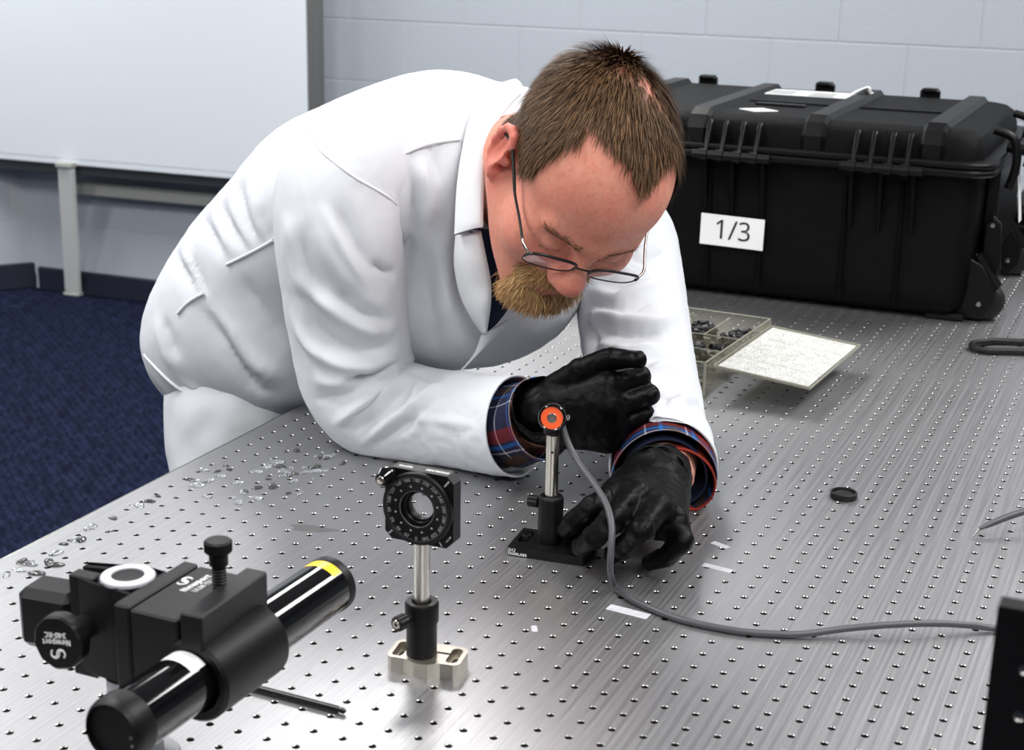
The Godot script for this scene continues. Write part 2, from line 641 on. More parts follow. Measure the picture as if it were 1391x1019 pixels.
# ---------------------------------------------------------------- optical table
func table() -> void:
	var x0 := -18 * PITCH
	var x1 := 32 * PITCH
	var z0 := -84 * PITCH
	var z1 := 26 * PITCH
	var t := thing("optical_table", "long brushed steel optical table with a square grid of threaded holes", "table", Vector3(0, 0, 0))
	var ci := 17
	var top := M.new()
	var rim := M.new()
	var S := 12
	var h := PITCH / 2
	var cs := []
	for k in S:
		cs.append(Vector2(cos(TAU * (k + 0.5) / S), sin(TAU * (k + 0.5) / S)))
	for i in range(-17, 32):
		for j in range(-83, 26):
			var cx := i * PITCH
			var cz := j * PITCH
			var s := top.v.size()
			# square edge points in the directions of the circle's points
			for k in S:
				var d: Vector2 = cs[k]
				top.vert(Vector3(cx + d.x * 0.0033, TY, cz + d.y * 0.0033), Vector3.UP)
			for q in [[1, -1], [1, 1], [-1, 1], [-1, -1]]:
				top.vert(Vector3(cx + q[0] * h, TY, cz + q[1] * h), Vector3.UP)
			# fans: each corner takes three of the circle's points, each side the gap between two corners
			for q in 4:
				var k0: int = [9, 0, 3, 6][q]
				var nq: int = (q + 1) % 4
				top.tri(s + S + q, s + k0, s + k0 + 1)
				top.tri(s + S + q, s + k0 + 1, s + k0 + 2)
				top.quad(s + S + q, s + k0 + 2, s + (k0 + 3) % S, s + S + nq)
			if i > 24 or j < -76:
				continue
			var r := rim.v.size()
			for k in S:
				var d: Vector2 = cs[k]
				var o := Vector3(d.x, 0, d.y)
				rim.vert(Vector3(cx, TY, cz) + o * 0.0033, (Vector3.UP - o).normalized())
				rim.vert(Vector3(cx, TY - 0.0006, cz) + o * 0.0029, (Vector3.UP - o).normalized())
				rim.vert(Vector3(cx, TY - 0.0006, cz) + o * 0.0029, -o)
				rim.vert(Vector3(cx, TY - 0.0105, cz) + o * 0.0029, -o)
			for k in S:
				var a := r + 4 * k
				var b := r + 4 * ((k + 1) % S)
				rim.quad(a, a + 1, b + 1, b)
				rim.quad(a + 2, a + 3, b + 3, b + 2)
	# margin strips outside the grid of cells
	var gx0 := -17.5 * PITCH
	var gx1 := 31.5 * PITCH
	var gz0 := -83.5 * PITCH
	var gz1 := 25.5 * PITCH
	var flat := func(a: float, b: float, c: float, d: float) -> void:
		top.face([Vector3(a, TY, d), Vector3(b, TY, d), Vector3(b, TY, c), Vector3(a, TY, c)])
	flat.call(x0, gx0, z0, z1)
	flat.call(gx1, x1, z0, z1)
	flat.call(gx0, gx1, z0, gz0)
	flat.call(gx0, gx1, gz1, z1)
	put("top_plate", top, mats.steel, t)
	var ho := put("threaded_holes", rim, mats.hole_steel, t)
	ho.set_meta("kind", "stuff")
	var edge := M.new()
	var c := Vector3((x0 + x1) / 2, TY - 0.0025, (z0 + z1) / 2)
	for s: float in [-1.0, 1.0]:
		edge.box(Vector3(c.x + s * (x1 - x0) / 2 + s * 0.001, TY - 0.003, c.z), Vector3(0.003, 0.0066, z1 - z0 + 0.004), Basis.IDENTITY, 0.0008)
		edge.box(Vector3(c.x, TY - 0.003, c.z + s * (z1 - z0) / 2 + s * 0.001), Vector3(x1 - x0, 0.0066, 0.003), Basis.IDENTITY, 0.0008)
	put("edge_trim", edge, mats.hole_steel, t)
	put("core", M.new().box(Vector3(c.x, TY - 0.11, c.z), Vector3(x1 - x0 - 0.004, 0.2, z1 - z0 - 0.004), Basis.IDENTITY, 0.002), mats.table_side, t)
	for sx: float in [x0 + 0.25, x1 - 0.25]:
		for sz: float in [z0 + 0.4, z1 - 0.4]:
			put("leg", M.new().box(Vector3(sx, (TY - 0.21) / 2, sz), Vector3(0.14, TY - 0.21, 0.14), Basis.IDENTITY, 0.01), mats.table_leg, t)

# ---------------------------------------------------------------- cases
func black_case() -> void:
	var x0 := -0.56
	var x1 := 0.238
	var zf := -1.15
	var zb := -1.64
	var yb := 0.838
	var yr := 1.064
	var yt := 1.128
	var cx := (x0 + x1) / 2
	var cz := (zf + zb) / 2
	var t := thing("equipment_case", "large black ribbed transport case marked 1/3 standing on the table", "case", Vector3(cx, TY, cz))
	var L := x1 - x0
	var D := zf - zb
	var up := Transform3D(Basis.IDENTITY, Vector3.ZERO)
	var slab := func(w: float, d: float, r: float, y0: float, y1: float, ch: float) -> M:
		return M.new().extrude(rounded_rect(w, d, r, 6), y1 - y0, Transform3D(Basis.IDENTITY, Vector3(0, y0 - TY, 0)), ch)
	# lower shell, slightly tapered towards the bottom
	var body := M.new()
	var ring := func(w: float, d: float, r: float, y: float) -> Array:
		var o := []
		for p in rounded_rect(w, d, r, 6):
			o.append(Vector3(p.x, y - TY, -p.y))
		return o
	var rings := [ring.call(L - 0.05, D - 0.05, 0.02, yb), ring.call(L - 0.022, D - 0.022, 0.03, yb + 0.012), ring.call(L - 0.012, D - 0.012, 0.034, yb + 0.04), ring.call(L, D, 0.036, yr)]
	body.grid(28, 4, func(i: int, j: int) -> Vector3: return rings[j][i], true)
	var bot: Array = rings[0].duplicate()
	bot.reverse()
	body.face(bot)
	put("body", body, mats.case_plastic, t)
	# lid, with a rounded top edge
	var lr := [ring.call(L, D, 0.036, yr + 0.018), ring.call(L - 0.004, D - 0.004, 0.036, yt - 0.03), ring.call(L - 0.016, D - 0.016, 0.034, yt - 0.012), ring.call(L - 0.04, D - 0.04, 0.03, yt - 0.003), ring.call(L - 0.065, D - 0.065, 0.025, yt)]
	var lid := M.new().grid(28, 5, func(i: int, j: int) -> Vector3: return lr[j][i], true)
	lid.face(lr[4])
	var lo := put("lid", lid, mats.case_plastic, t)
	# the two rims that meet at the seam
	put("rim", slab.call(L + 0.044, D + 0.044, 0.045, yr - 0.002, yr + 0.0085, 0.003), mats.case_smooth, t)
	put("rim", slab.call(L + 0.044, D + 0.044, 0.045, yr + 0.010, yr + 0.020, 0.003), mats.case_smooth, lo)
	# broad ridges over the lid
	for x: float in [-0.385, -0.21, -0.02, 0.163]:
		var lx := x - cx
		var rg := M.new()
		var pts := []
		for q in [[zf + 0.006, yr + 0.02], [zf + 0.006, yt - 0.022], [zf - 0.008, yt - 0.002], [zf - 0.03, yt + 0.008], [zb + 0.03, yt + 0.008], [zb + 0.008, yt - 0.002], [zb - 0.006, yt - 0.022], [zb - 0.006, yr + 0.02]]:
			pts.append(Vector2(q[0] - cz, q[1] - TY))
		for k in pts.size() - 1:
			var a: Vector2 = pts[k]
			var b: Vector2 = pts[k + 1]
			var w0 := 0.020
			var w1 := 0.013
			var n := Vector2(b.y - a.y, -(b.x - a.x)).normalized()
			if n.dot((a + b) * 0.5 - Vector2(0, 0.2)) < 0.0:
				n = -n
			var dn := n * 0.008
			rg.face([Vector3(lx - w1, a.y, a.x), Vector3(lx + w1, a.y, a.x), Vector3(lx + w1, b.y, b.x), Vector3(lx - w1, b.y, b.x)])
			rg.face([Vector3(lx + w1, a.y, a.x), Vector3(lx + w0, a.y - dn.y, a.x - dn.x), Vector3(lx + w0, b.y - dn.y, b.x - dn.x), Vector3(lx + w1, b.y, b.x)])
			rg.face([Vector3(lx - w0, a.y - dn.y, a.x - dn.x), Vector3(lx - w1, a.y, a.x), Vector3(lx - w1, b.y, b.x), Vector3(lx - w0, b.y - dn.y, b.x - dn.x)])
		put("lid_ridge", rg, mats.case_smooth, lo)
	# sunk panel edges between ridges
	for q in [[0.075, -1.37], [-0.115, -1.37]]:
		put("lid_bead", M.new().box(Vector3(q[0] - cx, yt - TY + 0.001, q[1] - cz), Vector3(0.14, 0.004, 0.006), Basis.IDENTITY, 0.0015), mats.case_smooth, lo)
	# shallow ribs on the front of the body
	for x: float in [-0.182, -0.094, 0.039, 0.126]:
		put("body_rib", M.new().box(Vector3(x - cx, (yb + yr) / 2 - TY - 0.004, zf - cz - 0.001), Vector3(0.007, yr - yb - 0.03, 0.007), Basis(Vector3.RIGHT, 0.02), 0.003), mats.case_plastic, t)
	# front hinges: four fins above, knuckles on the seam, ribs below
	for hx: float in [-0.142, 0.094]:
		var hn := M.new()
		hn.tube([Vector3(hx - 0.062 - cx, yr + 0.004 - TY, zf + 0.034 - cz), Vector3(hx + 0.064 - cx, yr + 0.004 - TY, zf + 0.034 - cz)], 0.0075, 12)
		var ho := put("hinge", hn, mats.case_smooth, t)
		for k in 4:
			var fx: float = hx + [-0.044, -0.018, 0.011, 0.037][k] - cx
			var f := M.new()
			var poly := PackedVector2Array([Vector2(0, 0), Vector2(0.026, 0.0), Vector2(0.030, 0.008), Vector2(0.010, 0.052), Vector2(0.0, 0.058)])
			f.extrude(poly, 0.007, Transform3D(Basis(Vector3(0, 0, 1), Vector3(1, 0, 0), Vector3(0, -1, 0)), Vector3(fx - 0.0035, yr - 0.001 - TY, zf - cz - 0.001)), 0.0015)
			put("hinge_fin", f, mats.case_smooth, ho)
			var kn := M.new().tube([Vector3(fx - 0.0065, yr + 0.004 - TY, zf + 0.034 - cz), Vector3(fx + 0.0065, yr + 0.004 - TY, zf + 0.034 - cz)], 0.0098, 12)
			put("knuckle", kn, mats.case_smooth, ho)
		for k in 3:
			var rx: float = hx + [-0.05, -0.005, 0.045][k] - cx
			var f := M.new()
			var poly := PackedVector2Array([Vector2(0, 0), Vector2(0.022, 0.0), Vector2(0.010, -0.05), Vector2(0.0, -0.1)])
			f.extrude(poly, 0.007, Transform3D(Basis(Vector3(0, 0, 1), Vector3(1, 0, 0), Vector3(0, -1, 0)), Vector3(rx, yr - 0.002 - TY, zf - cz - 0.001)), 0.0012)
			put("hinge_rib", f, mats.case_plastic, ho)
	# latches at the back, standing up over the lid edge
	for q in [-0.345, -0.118, 0.075]:
		var la := M.new()
		la.box(Vector3(q - cx, yt - TY - 0.004, zb - 0.012 - cz), Vector3(0.036, 0.03, 0.016), Basis.IDENTITY, 0.004)
		la.box(Vector3(q - cx, yt - TY + 0.009, zb - 0.006 - cz), Vector3(0.03, 0.008, 0.024), Basis.IDENTITY, 0.003)
		put("latch", la, mats.case_smooth, lo)
	# labels
	var lab := put("number_label", M.new().box(Vector3(-0.140 - cx, 0.942 - TY, zf - cz + 0.0038), Vector3(0.106, 0.051, 0.0016), Basis(Vector3(0, 0, 1), -0.018) * Basis(Vector3.RIGHT, 0.025), 0.0004), mats.label_white, t)
	put_text("printed_number", "1/3", 0.030, Transform3D(Basis(Vector3(0, 0, 1), -0.018) * Basis(Vector3.RIGHT, 0.025), Vector3(-0.139 - cx, 0.943 - TY, zf - cz + 0.0050)), mats.ink, lab, 0.0004)
	var sheet := put("shipping_label", M.new().box(Vector3(-0.13 - cx, yt - TY + 0.001, -1.535 - cz), Vector3(0.19, 0.0012, 0.085), Basis(Vector3.UP, 0.03)), mats.label_white, t)
	for q in [[-0.165, -1.53], [-0.092, -1.525]]:
		put("printed_block", M.new().box(Vector3(q[0] - cx, yt - TY + 0.0018, q[1] - cz), Vector3(0.045, 0.0006, 0.06)), mats.print_grey, sheet)
	var tw := M.new()
	for k in 5:
		tw.tube(spline([Vector3(-0.045 - cx, yt - TY + 0.004, -1.53 - cz), Vector3(-0.03 - cx + 0.004 * k, yt - TY + 0.012 + 0.002 * k, -1.54 - cz + 0.004 * k), Vector3(-0.01 - cx, yt - TY + 0.007, -1.55 - cz + 0.005 * k), Vector3(-0.016 - cx, yt - TY + 0.003, -1.57 - cz)], 5), 0.0022, 6)
	put("label_ties", tw, mats.label_white, sheet)
	var dia := PackedVector2Array([Vector2(0.033, 0), Vector2(0, 0.026), Vector2(-0.033, 0), Vector2(0, -0.026)])
	put("diamond_sticker", M.new().extrude(dia, 0.0012, Transform3D(Basis.IDENTITY, Vector3(-0.135 - cx, yt - TY, -1.245 - cz))), mats.label_white, t)
	put("nameplate", M.new().box(Vector3(-0.12 - cx, yt - TY + 0.0016, -1.33 - cz), Vector3(0.085, 0.004, 0.018), Basis.IDENTITY, 0.0012), mats.case_smooth, lo)
	# feet, wheels and pull handle on the right end
	for x: float in [x0 + 0.07, x1 - 0.035]:
		for z: float in [zf - 0.05, zb + 0.05]:
			put("foot", M.new().box(Vector3(x - cx, 0.006, z - cz), Vector3(0.06, 0.012, 0.06), Basis.IDENTITY, 0.004), mats.case_smooth, t)
	for q in 2:
		var z: float = [zf - 0.062, zb + 0.066][q] - cz
		var ho := M.new()
		var arch := PackedVector2Array([Vector2(-0.02, 0), Vector2(0.018, -0.002), Vector2(0.034, 0.02), Vector2(0.034, 0.052), Vector2(0.012, 0.085), Vector2(-0.02, 0.1)])
		for s: float in [-0.027, 0.021]:
			ho.extrude(arch, 0.006, Transform3D(Basis(Vector3(1, 0, 0), Vector3(0, 0, 1), Vector3(0, -1, 0)), Vector3(x1 - cx, 0.006, z + s)), 0.0015)
		for k in 4:
			ho.box(Vector3(x1 - cx + 0.021, 0.078, z - 0.018 + 0.012 * k), Vector3(0.006, 0.062, 0.005), Basis(Vector3(0, 0, 1), 0.6), 0.001)
		var w := put("wheel_housing", ho, mats.case_smooth, t)
		var wx := Transform3D(basis_y(Vector3(0, 0, 1)), Vector3(x1 - cx + 0.022, 0.029, z))
		put("wheel", M.new().lathe([Vector2(0, -0.016), Vector2(0.02, -0.016), Vector2(0.0255, -0.014), Vector2(0.028, -0.009), Vector2(0.028, 0.009), Vector2(0.0255, 0.014), Vector2(0.02, 0.016), Vector2(0, 0.016)], 28, wx), mats.rubber, w)
		put("axle_cap", M.new().lathe([Vector2(0, 0.034), Vector2(0.0035, 0.0335), Vector2(0.0045, 0.031), Vector2(0.0045, 0.0265), Vector2(0, 0.0265)].map(func(p: Vector2) -> Vector2: return p).slice(0), 14, Transform3D(basis_y(Vector3(0, 0, 1)), Vector3(x1 - cx + 0.014, 0.03, z))), mats.screw_steel, w)
	var hb := M.new()
	hb.box(Vector3(x1 - cx + 0.008, 0.16, 0.0), Vector3(0.022, 0.15, 0.30), Basis.IDENTITY, 0.006)
	put("handle_well", hb, mats.case_smooth, t)
	for s: float in [-0.14, 0.14]:
		var g := M.new()
		g.tube(spline([Vector3(x1 - cx, 0.29, s * 0.9), Vector3(x1 - cx + 0.03, 0.278, s * 0.9), Vector3(x1 - cx + 0.038, 0.24, s * 0.9), Vector3(x1 - cx + 0.03, 0.20, s * 0.9)], 5), 0.007, 8)
		put("corner_guard", g, mats.case_smooth, t)
	var gr := M.new()
	gr.tube(spline([Vector3(x1 - cx + 0.02, 0.262, 0.1), Vector3(x1 - cx + 0.055, 0.258, 0.1), Vector3(x1 - cx + 0.066, 0.256, 0.06), Vector3(x1 - cx + 0.066, 0.256, -0.06), Vector3(x1 - cx + 0.055, 0.258, -0.1), Vector3(x1 - cx + 0.02, 0.262, -0.1)], 6), 0.009, 10)
	var go := put("pull_handle", gr, mats.case_smooth, t)
	put("handle_tag", M.new().box(Vector3(x1 - cx + 0.042, 0.175, 0.055), Vector3(0.0012, 0.075, 0.028), Basis(Vector3(0, 0, 1), 0.12)), mats.label_white, go)
	var piv := M.new()
	piv.extrude(PackedVector2Array([Vector2(-0.014, -0.06), Vector2(0.012, -0.06), Vector2(0.018, -0.04), Vector2(0.012, 0.03), Vector2(0, 0.042), Vector2(-0.012, 0.03)]), 0.014, Transform3D(Basis(Vector3(1, 0, 0), Vector3(0, 0, 1), Vector3(0, -1, 0)), Vector3(x1 - cx + 0.018, 0.12, 0.16)), 0.003)
	var po := put("handle_pivot", piv, mats.case_smooth, t)
	put("pivot_screw", M.new().lathe([Vector2(0.0035, 0), Vector2(0.0035, 0.0015), Vector2(0, 0.002)], 12, Transform3D(basis_y(Vector3(0, 0, 1)), Vector3(x1 - cx + 0.018, 0.148, 0.174))), mats.screw_steel, po)

func low_case() -> void:
	var c := Vector3(0.452, TY, -1.805)
	var t := thing("low_case", "low black plastic case lying behind the wheels of the large case", "case", c)
	put("body", M.new().extrude(rounded_rect(0.44, 0.34, 0.03), 0.062, Transform3D(Basis.IDENTITY, Vector3(0, 0.004, 0)), 0.006), mats.case_plastic, t)
	put("rim", M.new().extrude(rounded_rect(0.462, 0.362, 0.036), 0.016, Transform3D(Basis.IDENTITY, Vector3(0, 0.064, 0)), 0.004), mats.case_smooth, t)
	put("lid", M.new().extrude(rounded_rect(0.44, 0.34, 0.03), 0.034, Transform3D(Basis.IDENTITY, Vector3(0, 0.079, 0)), 0.012), mats.case_plastic, t)
	for s: float in [-0.19, 0.19]:
		put("foot", M.new().box(Vector3(s, 0.003, 0.12), Vector3(0.03, 0.006, 0.03), Basis.IDENTITY, 0.001), mats.rubber, t)
		put("foot", M.new().box(Vector3(s, 0.003, -0.12), Vector3(0.03, 0.006, 0.03), Basis.IDENTITY, 0.001), mats.rubber, t)

# ---------------------------------------------------------------- laser on its rod clamp
func laser() -> void:
	var ax := Vector3(-0.031, 0.935, 0.0)
	var t := thing("laser_assembly", "black laser tube in a tilting mount clamped to an upright rod", "laser", Vector3(-0.112, TY, 0.452))
	var o := -t.position
	var alongz := func(x: float, y: float, z: float) -> Transform3D: return Transform3D(basis_y(Vector3(0.03, 0, -1)), Vector3(x, y, z) + o)
	# rod with its base
	var rx := Vector3(-0.1142, 0, 0.4527) + o
	var rod := M.new().lathe([Vector2(0, 0.0), Vector2(0.0305, 0.0), Vector2(0.0305, 0.009), Vector2(0.0295, 0.010), Vector2(0.019, 0.010), Vector2(0.019, 0.1492), Vector2(0.0183, 0.1500), Vector2(0.0115, 0.1500), Vector2(0.0115, 0.1350), Vector2(0, 0.1350)], 40, Transform3D(Basis.IDENTITY, Vector3(rx.x, 0, rx.z)))
	put("rod", rod, mats.ring_grey, t)
	put("rod_bore", M.new().lathe([Vector2(0.0112, 0.1490), Vector2(0, 0.1488)], 28, Transform3D(Basis.IDENTITY, Vector3(rx.x, 0, rx.z))), mats.anodised_satin, t)
	# clamp round the rod: a block with a bore and a slit
	var yt := 0.978 - TY
	var yb := 0.905 - TY
	var clamp := M.new()
	var pl := PackedVector2Array()
	var X := func(x: float, z: float) -> Vector2: return Vector2(x + o.x, -(z + o.z))
	# two jaws that leave a slit at the left
	var jaw1 := PackedVector2Array([X.call(-0.1555, 0.4425), X.call(-0.1387, 0.4375), X.call(-0.1142, 0.4300), X.call(-0.0961, 0.4320), X.call(-0.0961, 0.4527)])
	for k in range(0, 9):
		var a := PI * 0.0 + PI * 0.86 * k / 8.0
		jaw1.append(X.call(-0.1142 + 0.0195 * cos(a), 0.4527 - 0.0195 * sin(a)))
	jaw1.append(X.call(-0.1555, 0.4500))
	put("clamp_jaw", M.new().extrude(jaw1, yt - yb, Transform3D(Basis.IDENTITY, Vector3(0, yb, 0)), 0.0012), mats.anodised_satin, t)
	var jaw2 := PackedVector2Array([X.call(-0.1551, 0.4555)])
	for k in range(0, 9):
		var a := PI * 1.08 + PI * 0.86 * k / 8.0
		jaw2.append(X.call(-0.1142 + 0.0195 * cos(a), 0.4527 - 0.0195 * sin(a)))
	jaw2.append_array(PackedVector2Array([X.call(-0.0953, 0.4907), X.call(-0.0975, 0.4738), X.call(-0.1338, 0.4700), X.call(-0.1551, 0.4649)]))
	put("clamp_jaw", M.new().extrude(jaw2, yt - yb, Transform3D(Basis.IDENTITY, Vector3(0, yb, 0)), 0.0012), mats.anodised_satin, t)
	# mount block between clamp and barrel, in two steps
	var top := M.new()
	top.box(Vector3(-0.0905, (0.978 + 0.908) / 2, 0.4515) + o, Vector3(0.0125, 0.070, 0.081), Basis.IDENTITY, 0.0015)
	put("mount_plate", top, mats.anodised_satin, t)
	var mid := put("mount_body", M.new().box(Vector3(-0.0645, (0.9765 + 0.915) / 2, 0.4515) + o, Vector3(0.038, 0.0615, 0.081), Basis.IDENTITY, 0.0015), mats.anodised_satin, t)
	# barrel round the tube
	var br := 0.0292
	var bl: Transform3D = alongz.call(-0.034, 0.935, 0.494)
	put("barrel", M.new().lathe([Vector2(0.0222, 0.0005), Vector2(0.0270, 0.0), Vector2(br, 0.0022), Vector2(br, 0.072), Vector2(0.0270, 0.0742), Vector2(0.0222, 0.0738), Vector2(0.0222, 0.0005)], 48, bl), mats.anodised, t)
	var barb := M.new().box(Vector3(-0.0325, 0.9715, 0.4545) + o, Vector3(0.0172, 0.0265, 0.0815), Basis(Vector3.UP, 0.02), 0.0012)
	put("clamp_bar", barb, mats.anodised_satin, t)
	for k in 3:
		var z := 0.478 - 0.020 * k
		var hx := Transform3D(basis_y(Vector3(0.97, -0.25, 0)), Vector3(-0.034, 0.935, z) + o + Vector3(0.97, -0.25, 0) * 0.0288)
		put("grub_hole", M.new().lathe([Vector2(0.0046, 0.0006), Vector2(0.0039, 0.0007), Vector2(0.0039, 0.0001), Vector2(0, 0.0001)], 20, hx), mats.rubber, t)
	# laser tube with its caps
	var f0: Transform3D = alongz.call(-0.0388, 0.935, 0.572)
	var tube := put("laser_tube", M.new().lathe([Vector2(0.0215, 0.016), Vector2(0.0215, 0.252)], 56, f0), mats.gloss_black, t)
	put("front_cap", M.new().lathe([Vector2(0, 0.0028), Vector2(0.0195, 0.0028), Vector2(0.0198, 0.0), Vector2(0.0216, 0.0022), Vector2(0.0226, 0.006), Vector2(0.0226, 0.017), Vector2(0.0215, 0.018)], 48, f0), mats.anodised, tube)
	put("rear_cap", M.new().lathe([Vector2(0.0216, 0.247), Vector2(0.0222, 0.248), Vector2(0.0222, 0.255), Vector2(0.0205, 0.257), Vector2(0, 0.257)], 48, f0), mats.anodised_satin, tube)
	for k in 2:
		put("cap_screw", M.new().lathe([Vector2(0.0013, 0.0005), Vector2(0.001, -0.0003), Vector2(0, -0.0003)], 10, f0 * Transform3D(Basis.IDENTITY, Vector3(0.011 + 0.004 * k, 0.0022, 0.008 - 0.004 * k))), mats.screw_steel, tube)
	var wrap := func(a0: float, a1: float, y0: float, y1: float) -> M:
		return M.new().grid(14, 2, func(i: int, j: int) -> Vector3:
			var a := lerpf(a0, a1, i / 13.0)
			return f0 * Vector3(0.0217 * cos(a), lerpf(y0, y1, j), -0.0217 * sin(a)))
	# angle 0 lies along the basis' x axis; find the one that points up
	var ua := atan2(-(f0.basis.z.y), f0.basis.x.y)
	var wl := put("warning_label", wrap.call(ua - 0.75, ua + 0.75, 0.236, 0.2465), mats.yellow_label, tube)
	var sl := put("serial_label", wrap.call(ua - 0.55, ua + 0.75, 0.064, 0.078), mats.label_white, tube)
	for k in 4:
		var lines: M = wrap.call(ua - 0.1, ua + 0.45, 0.0665 + 0.0025 * k, 0.0672 + 0.0025 * k)
		for i in lines.v.size():
			lines.v[i] += lines.n[i] * 0.0001 * signf(lines.n[i].dot(lines.v[i] - f0.origin - f0.basis.y * f0.basis.y.dot(lines.v[i] - f0.origin)))
		put("printed_line", lines, mats.print_grey, sl)
	# thumb screw standing on the mount
	var ks := Vector3(-0.046, 0.976, 0.441) + o
	var sc := put("thumb_screw", M.new().lathe([Vector2(0.0048, 0), Vector2(0.0048, 0.020), Vector2(0.0066, 0.0205), Vector2(0.0066, 0.030), Vector2(0, 0.030)], 24, Transform3D(Basis.IDENTITY, ks)), mats.anodised, t)
	var knurl := []
	for k in 60:
		knurl.append(Vector2(0.0095 + (0.0004 if k % 2 else 0.0), 0))
	var kp := PackedVector2Array()
	for k in 60:
		kp.append(Vector2(cos(TAU * k / 60), sin(TAU * k / 60)) * (0.0097 if k % 2 else 0.0092))
	put("knurled_head", M.new().extrude(kp, 0.009, Transform3D(Basis.IDENTITY, ks + Vector3(0, 0.0295, 0)), 0.0012), mats.anodised, sc)
	for k in 7:
		put("thread", M.new().lathe([Vector2(0.0047, 0), Vector2(0.0053, 0.0006), Vector2(0.0047, 0.0012)], 20, Transform3D(Basis.IDENTITY, ks + Vector3(0, 0.003 + 0.0022 * k, 0))), mats.anodised_satin, sc)
	# round lobed clamp knob with its print
	var kd := Vector3(0.06, 0.05, 1.0).normalized()
	var kb := basis_y(kd)
	var kc := Vector3(-0.1370, 0.9445, 0.5030) + o
	var lob := PackedVector2Array()
	for k in 80:
		var a := TAU * k / 80.0
		lob.append(Vector2(cos(a), sin(a)) * (0.0195 + 0.0003 * cos(10.0 * a)))
	var kn := put("clamp_knob", M.new().extrude(lob, 0.012, Transform3D(kb, kc - kd * 0.012), 0.0015), mats.anodised, t)
	put("knob_stem", M.new().lathe([Vector2(0.009, -0.045), Vector2(0.009, -0.012), Vector2(0.0125, -0.0115)], 24, Transform3D(kb, kc)), mats.anodised_satin, kn)
	put("clamp_lug", M.new().box(Vector3(-0.180, 0.9360, 0.4520) + o, Vector3(0.046, 0.046, 0.034), Basis(Vector3.UP, 0.1), 0.006), mats.anodised, t)
	put("clamp_fin", M.new().box(Vector3(-0.1445, 0.9395, 0.4610) + o, Vector3(0.0205, 0.0770, 0.012), Basis(Vector3.UP, 0.0), 0.001), mats.anodised, t)
	var face := basis_z(kd) * Basis(Vector3(0, 0, 1), PI + 0.12)
	var fx := func(u: float, v: float) -> Transform3D: return Transform3D(face, kc + face * Vector3(u, v, 0) + kd * 0.0002)
	put_text("printed_name", "Newport", 0.0040, fx.call(0.0, -0.0010), mats.print_white, kn, 0.0002, true)
	put_text("printed_model", "340-RC", 0.0040, fx.call(0.0005, -0.0060), mats.print_white, kn, 0.0002, true)
	var fb: Transform3D = fx.call(0.0, 0.0075)
	swirl(kn, fb, 0.0078)
	# print on the top of the mount: swirl, name, model
	var flat := Basis(Vector3(0, 0, -1).rotated(Vector3.UP, -0.05), Vector3(-1, 0, 0), Vector3(0, 1, 0))
	swirl(mid, Transform3D(flat, Vector3(-0.0765, 0.9768, 0.4385) + o), 0.0085)
	put_text("printed_name", "Newport", 0.0052, Transform3D(flat, Vector3(-0.0680, 0.9766, 0.4375) + o), mats.print_white, mid, 0.0002, true)
	put_text("printed_model", "ULM-TILT", 0.0042, Transform3D(flat, Vector3(-0.0610, 0.9766, 0.4375) + o), mats.print_white, mid, 0.0002)

func swirl(parent: Node, xf: Transform3D, r: float) -> void:         # two interlocked open loops
	var m := M.new()
	for s: float in [-1.0, 1.0]:
		var pts := []
		for k in 15:
			var a := -0.9 + 4.4 * k / 14.0
			pts.append(xf * (Vector3(cos(a) * 0.42 * r + 0.30 * r, sin(a) * 0.40 * r, 0) * s))
		pts.append(xf * (Vector3(-0.36 * r, -0.30 * r, 0) * s))
		m.tube(pts, r * 0.085, 6)
	put("printed_swirl", m, mats.print_white, parent)

# ---------------------------------------------------------------- rotation mount on its post
func thumb_knob(parent: Node, at: Vector3, dir: Vector3, r: float) -> void:
	var b := Transform3D(basis_y(dir), at)
	var kp := PackedVector2Array()
	for k in 48:
		kp.append(Vector2(cos(TAU * k / 48), sin(TAU * k / 48)) * r * (1.0 + 0.05 * cos(12.0 * TAU * k / 48)))
	var o := put("thumb_screw", M.new().extrude(kp, 0.011, b * Transform3D(Basis.IDENTITY, Vector3(0, 0.006, 0)), 0.001), mats.anodised, parent)
	put("screw_neck", M.new().lathe([Vector2(r * 0.55, -0.003), Vector2(r * 0.55, 0.0065)], 20, b), mats.anodised, o)
	put("screw_tip", M.new().lathe([Vector2(r * 0.62, 0.0171), Vector2(r * 0.58, 0.0176), Vector2(r * 0.25, 0.0176), Vector2(r * 0.2, 0.0165), Vector2(0, 0.0165)], 20, b), mats.bright_steel, o)

func csg_prism(poly: PackedVector2Array, h: float, y: float, m: Material, op := 0) -> CSGPolygon3D:
	var p := CSGPolygon3D.new()
	p.name = "outline"
	p.polygon = poly
	p.depth = h
	p.material = m
	p.operation = op as CSGShape3D.Operation
	p.transform = Transform3D(Basis(Vector3(1, 0, 0), Vector3(0, 0, -1), Vector3(0, 1, 0)), Vector3(0, y + h, 0))
	return p

func slot(w: float, l: float) -> PackedVector2Array:                # rounded slot, long along y
	return rounded_rect(w, l, minf(w, l) * 0.49, 6)

func shifted(p: PackedVector2Array, d: Vector2) -> PackedVector2Array:
	return Transform2D(0, d) * p

func put_csg(called: String, parent: Node, shapes: Array) -> CSGCombiner3D:
	var c := CSGCombiner3D.new()
	c.name = called
	for s in shapes:
		c.add_child(s, true)
	parent.add_child(c)
	return c

